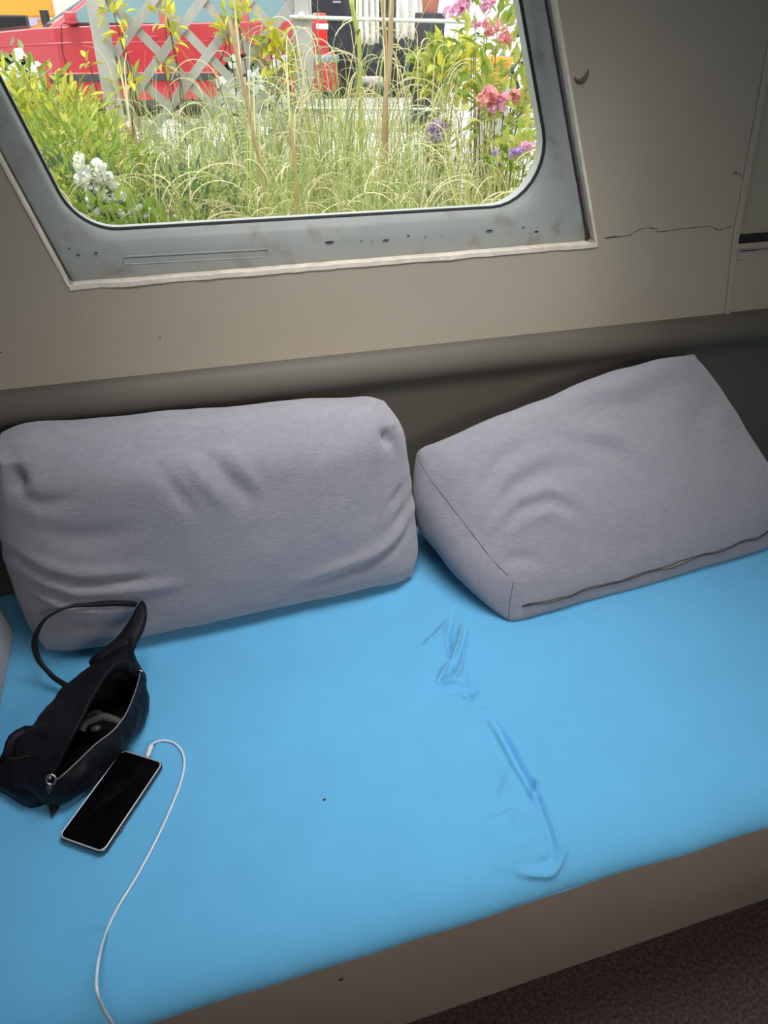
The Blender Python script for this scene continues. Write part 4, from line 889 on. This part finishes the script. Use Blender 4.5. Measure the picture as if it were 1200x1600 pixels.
fshrub(790, 170, 2.8, (.15, .15, .14), 160, [M_lf1, M_lf2, M_lf1], [(765, 152, .045, M_coral), (782, 160, .035, M_pink), (800, 150, .03, M_coral), (770, 172, .02, M_pink)], 'coral-flowered shrub half way up the right of the window')
fshrub(815, 255, 2.5, (.10, .12, .10), 90, [M_lf2, M_lf1], [(806, 238, .028, M_purp), (822, 232, .025, M_pink), (772, 240, .012, M_purp)], 'small lilac-flowered plant at the right edge of the window')
b_, c_ = shrub(684, 235, 3.1, (.05, .05, .10), 40, .07, .008, [M_lf2], 'purple flower spike on a green stem among the grasses', 'purple_flower', 'flower')
mb = MB(); [flower_ball(mb, at(x, y, 3.05), .022, 14, .022, .006) for x, y in ((682, 200), (686, 214), (676, 208), (692, 205))]; mb.build('flower_spike', M_purp, b_, fix=False)
shrub(702, 110, 4.6, (.20, .2, .13), 260, .11, .022, [M_lf1, M_lf3, M_lf2], 'bright yellow-green shrub below the bicycles')
# white valerian
def valerian(blobs, base, Y, label, leafn=60):
    c0 = at(*base, Y); b = empty('white_valerian', (c0.x, Y, gz(Y)), label, 'flower')
    ms = MB(); top = at(*blobs[0][:2], Y); ms.tube([(c0.x, Y, gz(Y)), c0, top], .005, 6); 
    for x, y, r_ in blobs:
        c = at(x, y, Y); ms.tube([c0, c], .0025, 5); mb = MB()
        nsub = max(3, int(r_*330))
        for q in range(nsub):
            cc = c+Vector((random.uniform(-1, 1)*r_, random.uniform(-.6, .6)*r_, random.uniform(-.75, .75)*r_)); flower_ball(mb, cc, r_*.42, 16, .0062, .0028); mb.build('flower_head', M_white, b, fix=False)
    ms.build('stem', M_lf2, b, smooth=True); mb = MB(); leafy(mb, c0, (.08, .08, .08), leafn, .06, .012, (0,)); mb.build('leaves', M_lf2, b, fix=False)
valerian([(143, 258, .030), (150, 282, .030), (138, 290, .022), (165, 285, .024), (170, 300, .028), (142, 305, .014), (182, 312, .026), (168, 318, .020), (150, 326, .014), (195, 318, .014)], (185, 350), 2.05, 'large white valerian flower spike at the lower left of the window')
valerian([(207, 345, .024), (212, 332, .014), (222, 335, .014), (230, 328, .010), (200, 350, .016), (185, 362, .018)], (210, 372), 1.95, 'short white valerian cluster right of the large spike, at the glass edge')
valerian([(280, 343, .010), (286, 349, .010), (246, 361, .010), (336, 359, .009)], (285, 380), 1.95, 'scattered small white flower heads along the window bottom', 20)
# small white blossoms behind grass
fb = empty('white_blossom_bush', at(400, 150, 4.4).xy.to_3d()+Vector((0, 0, gz(4.4))), 'silvery bush with small white blossoms right of centre behind the lattice', 'shrub')
mb = MB(); c = at(408, 150, 4.4); leafy(mb, c, (.25, .2, .3), 260, .06, .012, (0, 1), .3); mb.build('foliage', [M_gr2, M_lf4], fb, fix=False); mb = MB(); stems(mb, (c.x, 4.4, gz(4.4)), c, (.2, .15, .2), 8); mb.build('stems', M_stem, fb)
mb = MB(); [flower_ball(mb, c+Vector((random.uniform(-.22, .22), -.15, random.uniform(-.28, .2))), .03, 8, .02, .009) for _ in range(26)]; mb.build('blossoms', M_white, fb, fix=False)
fb = empty('white_blossom_bush', at(20, 130, 4.6).xy.to_3d()+Vector((0, 0, gz(4.6))), 'small bush with white blossoms at the left edge by the car wheel', 'shrub')
mb = MB(); c = at(20, 130, 4.6); leafy(mb, c, (.15, .15, .2), 120, .05, .012, (0, 1), .3); mb.build('foliage', [M_gr2, M_lf2], fb, fix=False); mb = MB(); stems(mb, (c.x, 4.6, gz(4.6)), c, (.12, .12, .15), 8); mb.build('stems', M_stem, fb)
mb = MB(); [flower_ball(mb, c+Vector((random.uniform(-.14, .14), -.12, random.uniform(-.16, .14))), .03, 8, .02, .009) for _ in range(14)]; mb.build('blossoms', M_white, fb, fix=False)
# reed stalks
def stalk(px0, py0, px1, py1, Y, r_, label, nm='dry_stalk', m_=M_tan, nl=5):
    a, b = at(px0, py0, Y), at(px1, py1, Y); o_ = empty(nm, (b.x, Y, gz(Y)), label, 'stalk')
    mb = MB(); pts = [Vector((b.x+.01, Y, gz(Y))), b, a.lerp(b, .5)+Vector((.006, 0, 0)), a]; mb.tube(catmull(pts, 6), r_, 7); mb.build('stem', m_, o_, smooth=True)
    mb = MB()
    for i in range(nl):
        q = b.lerp(a, .2+.8*i/max(1, nl)); blade(mb, q, random.uniform(0, 6.28), .22, 1.0, .003, 2, 7, curl=1.2)
    mb.build('leaves', [M_straw if m_ is M_tan else M_gr3, M_straw], o_, fix=False)
stalk(358, 30, 420, 352, 2.4, .0055, 'tall tan dry stalk leaning in front of the lattice centre')
stalk(452, 190, 465, 345, 2.3, .0055, 'short tan dry stalk right of the leaning one')
stalk(612, -20, 600, 215, 3.0, .010, 'thick pinkish dry stalk rising to the top of the window')
stalk(596, -10, 604, 150, 3.05, .007, 'thinner dry stalk close against the thick pinkish one')
stalk(548, 0, 562, 100, 3.3, .009, 'green reed stalk in front of the black van', m_=M_gr3)
stalk(195, 195, 215, 235, 2.7, .006, 'short forked tan twig right of the left fence post')
# grasses
gi = 0
gl1 = 'tuft of fine green grass with arching straw tips near the window'; gl2 = 'clump of tall grey-green grass with curled straw tips at the fence'
for k in range(15):      # near row along the bottom of the window
    px = 215+k*42+random.uniform(-12, 12); Y = random.uniform(1.95, 2.45); p = at(px, 345, Y)
    grass(p.x, Y, p.z+random.uniform(.02, .11)-gz(Y), 110, gl1, 'near grass tufts below the window', random.choice([M_gr1, M_gr3, M_gr1]), .34, .09, .0025, .55, 1.15)
for k in range(16):      # middle row
    px = 190+k*42+random.uniform(-15, 15); Y = random.uniform(2.6, 3.2); p = at(px, (272 if px < 520 else 300), Y)
    grass(p.x, Y, p.z+random.uniform(.02, .14)-gz(Y), 120, 'tuft of mid-height green grass in the middle of the bed', 'grass tufts in the middle of the bed', random.choice([M_gr1, M_gr2, M_gr1]), .27, .10, .0023, .6, 1.1)
for k in range(13):      # row at the fence
    px = 200+k*34+random.uniform(-12, 12); Y = random.uniform(3.4, 3.85); p = at(px, (250 if px < 330 else 222) if px < 480 else 250, Y)
    grass(p.x, Y, p.z+random.uniform(.03, .20)-gz(Y), 70, gl2, 'grass clumps along the fence', random.choice([M_gr2, M_gr1]), .32, .08, .0027, .6, 1.2)
for px, top, Y, n_ in ((505, 60, 3.3, 34), (535, 110, 3.3, 40), (600, 75, 3.4, 30), (655, 80, 3.4, 34), (690, 120, 3.2, 26), (420, 120, 3.3, 26), (740, 150, 3.0, 40), (790, 200, 2.7, 40), (815, 270, 2.3, 40)):
    p = at(px, top, Y); grass(p.x, Y, (p.z-gz(Y))*1.02, n_, 'tall open grass tuft with straw-coloured arches above the others', 'tall open grass tufts', random.choice([M_gr2, M_gr3]), .7, .06, .0026, .68, 1.2, (.3, .6))
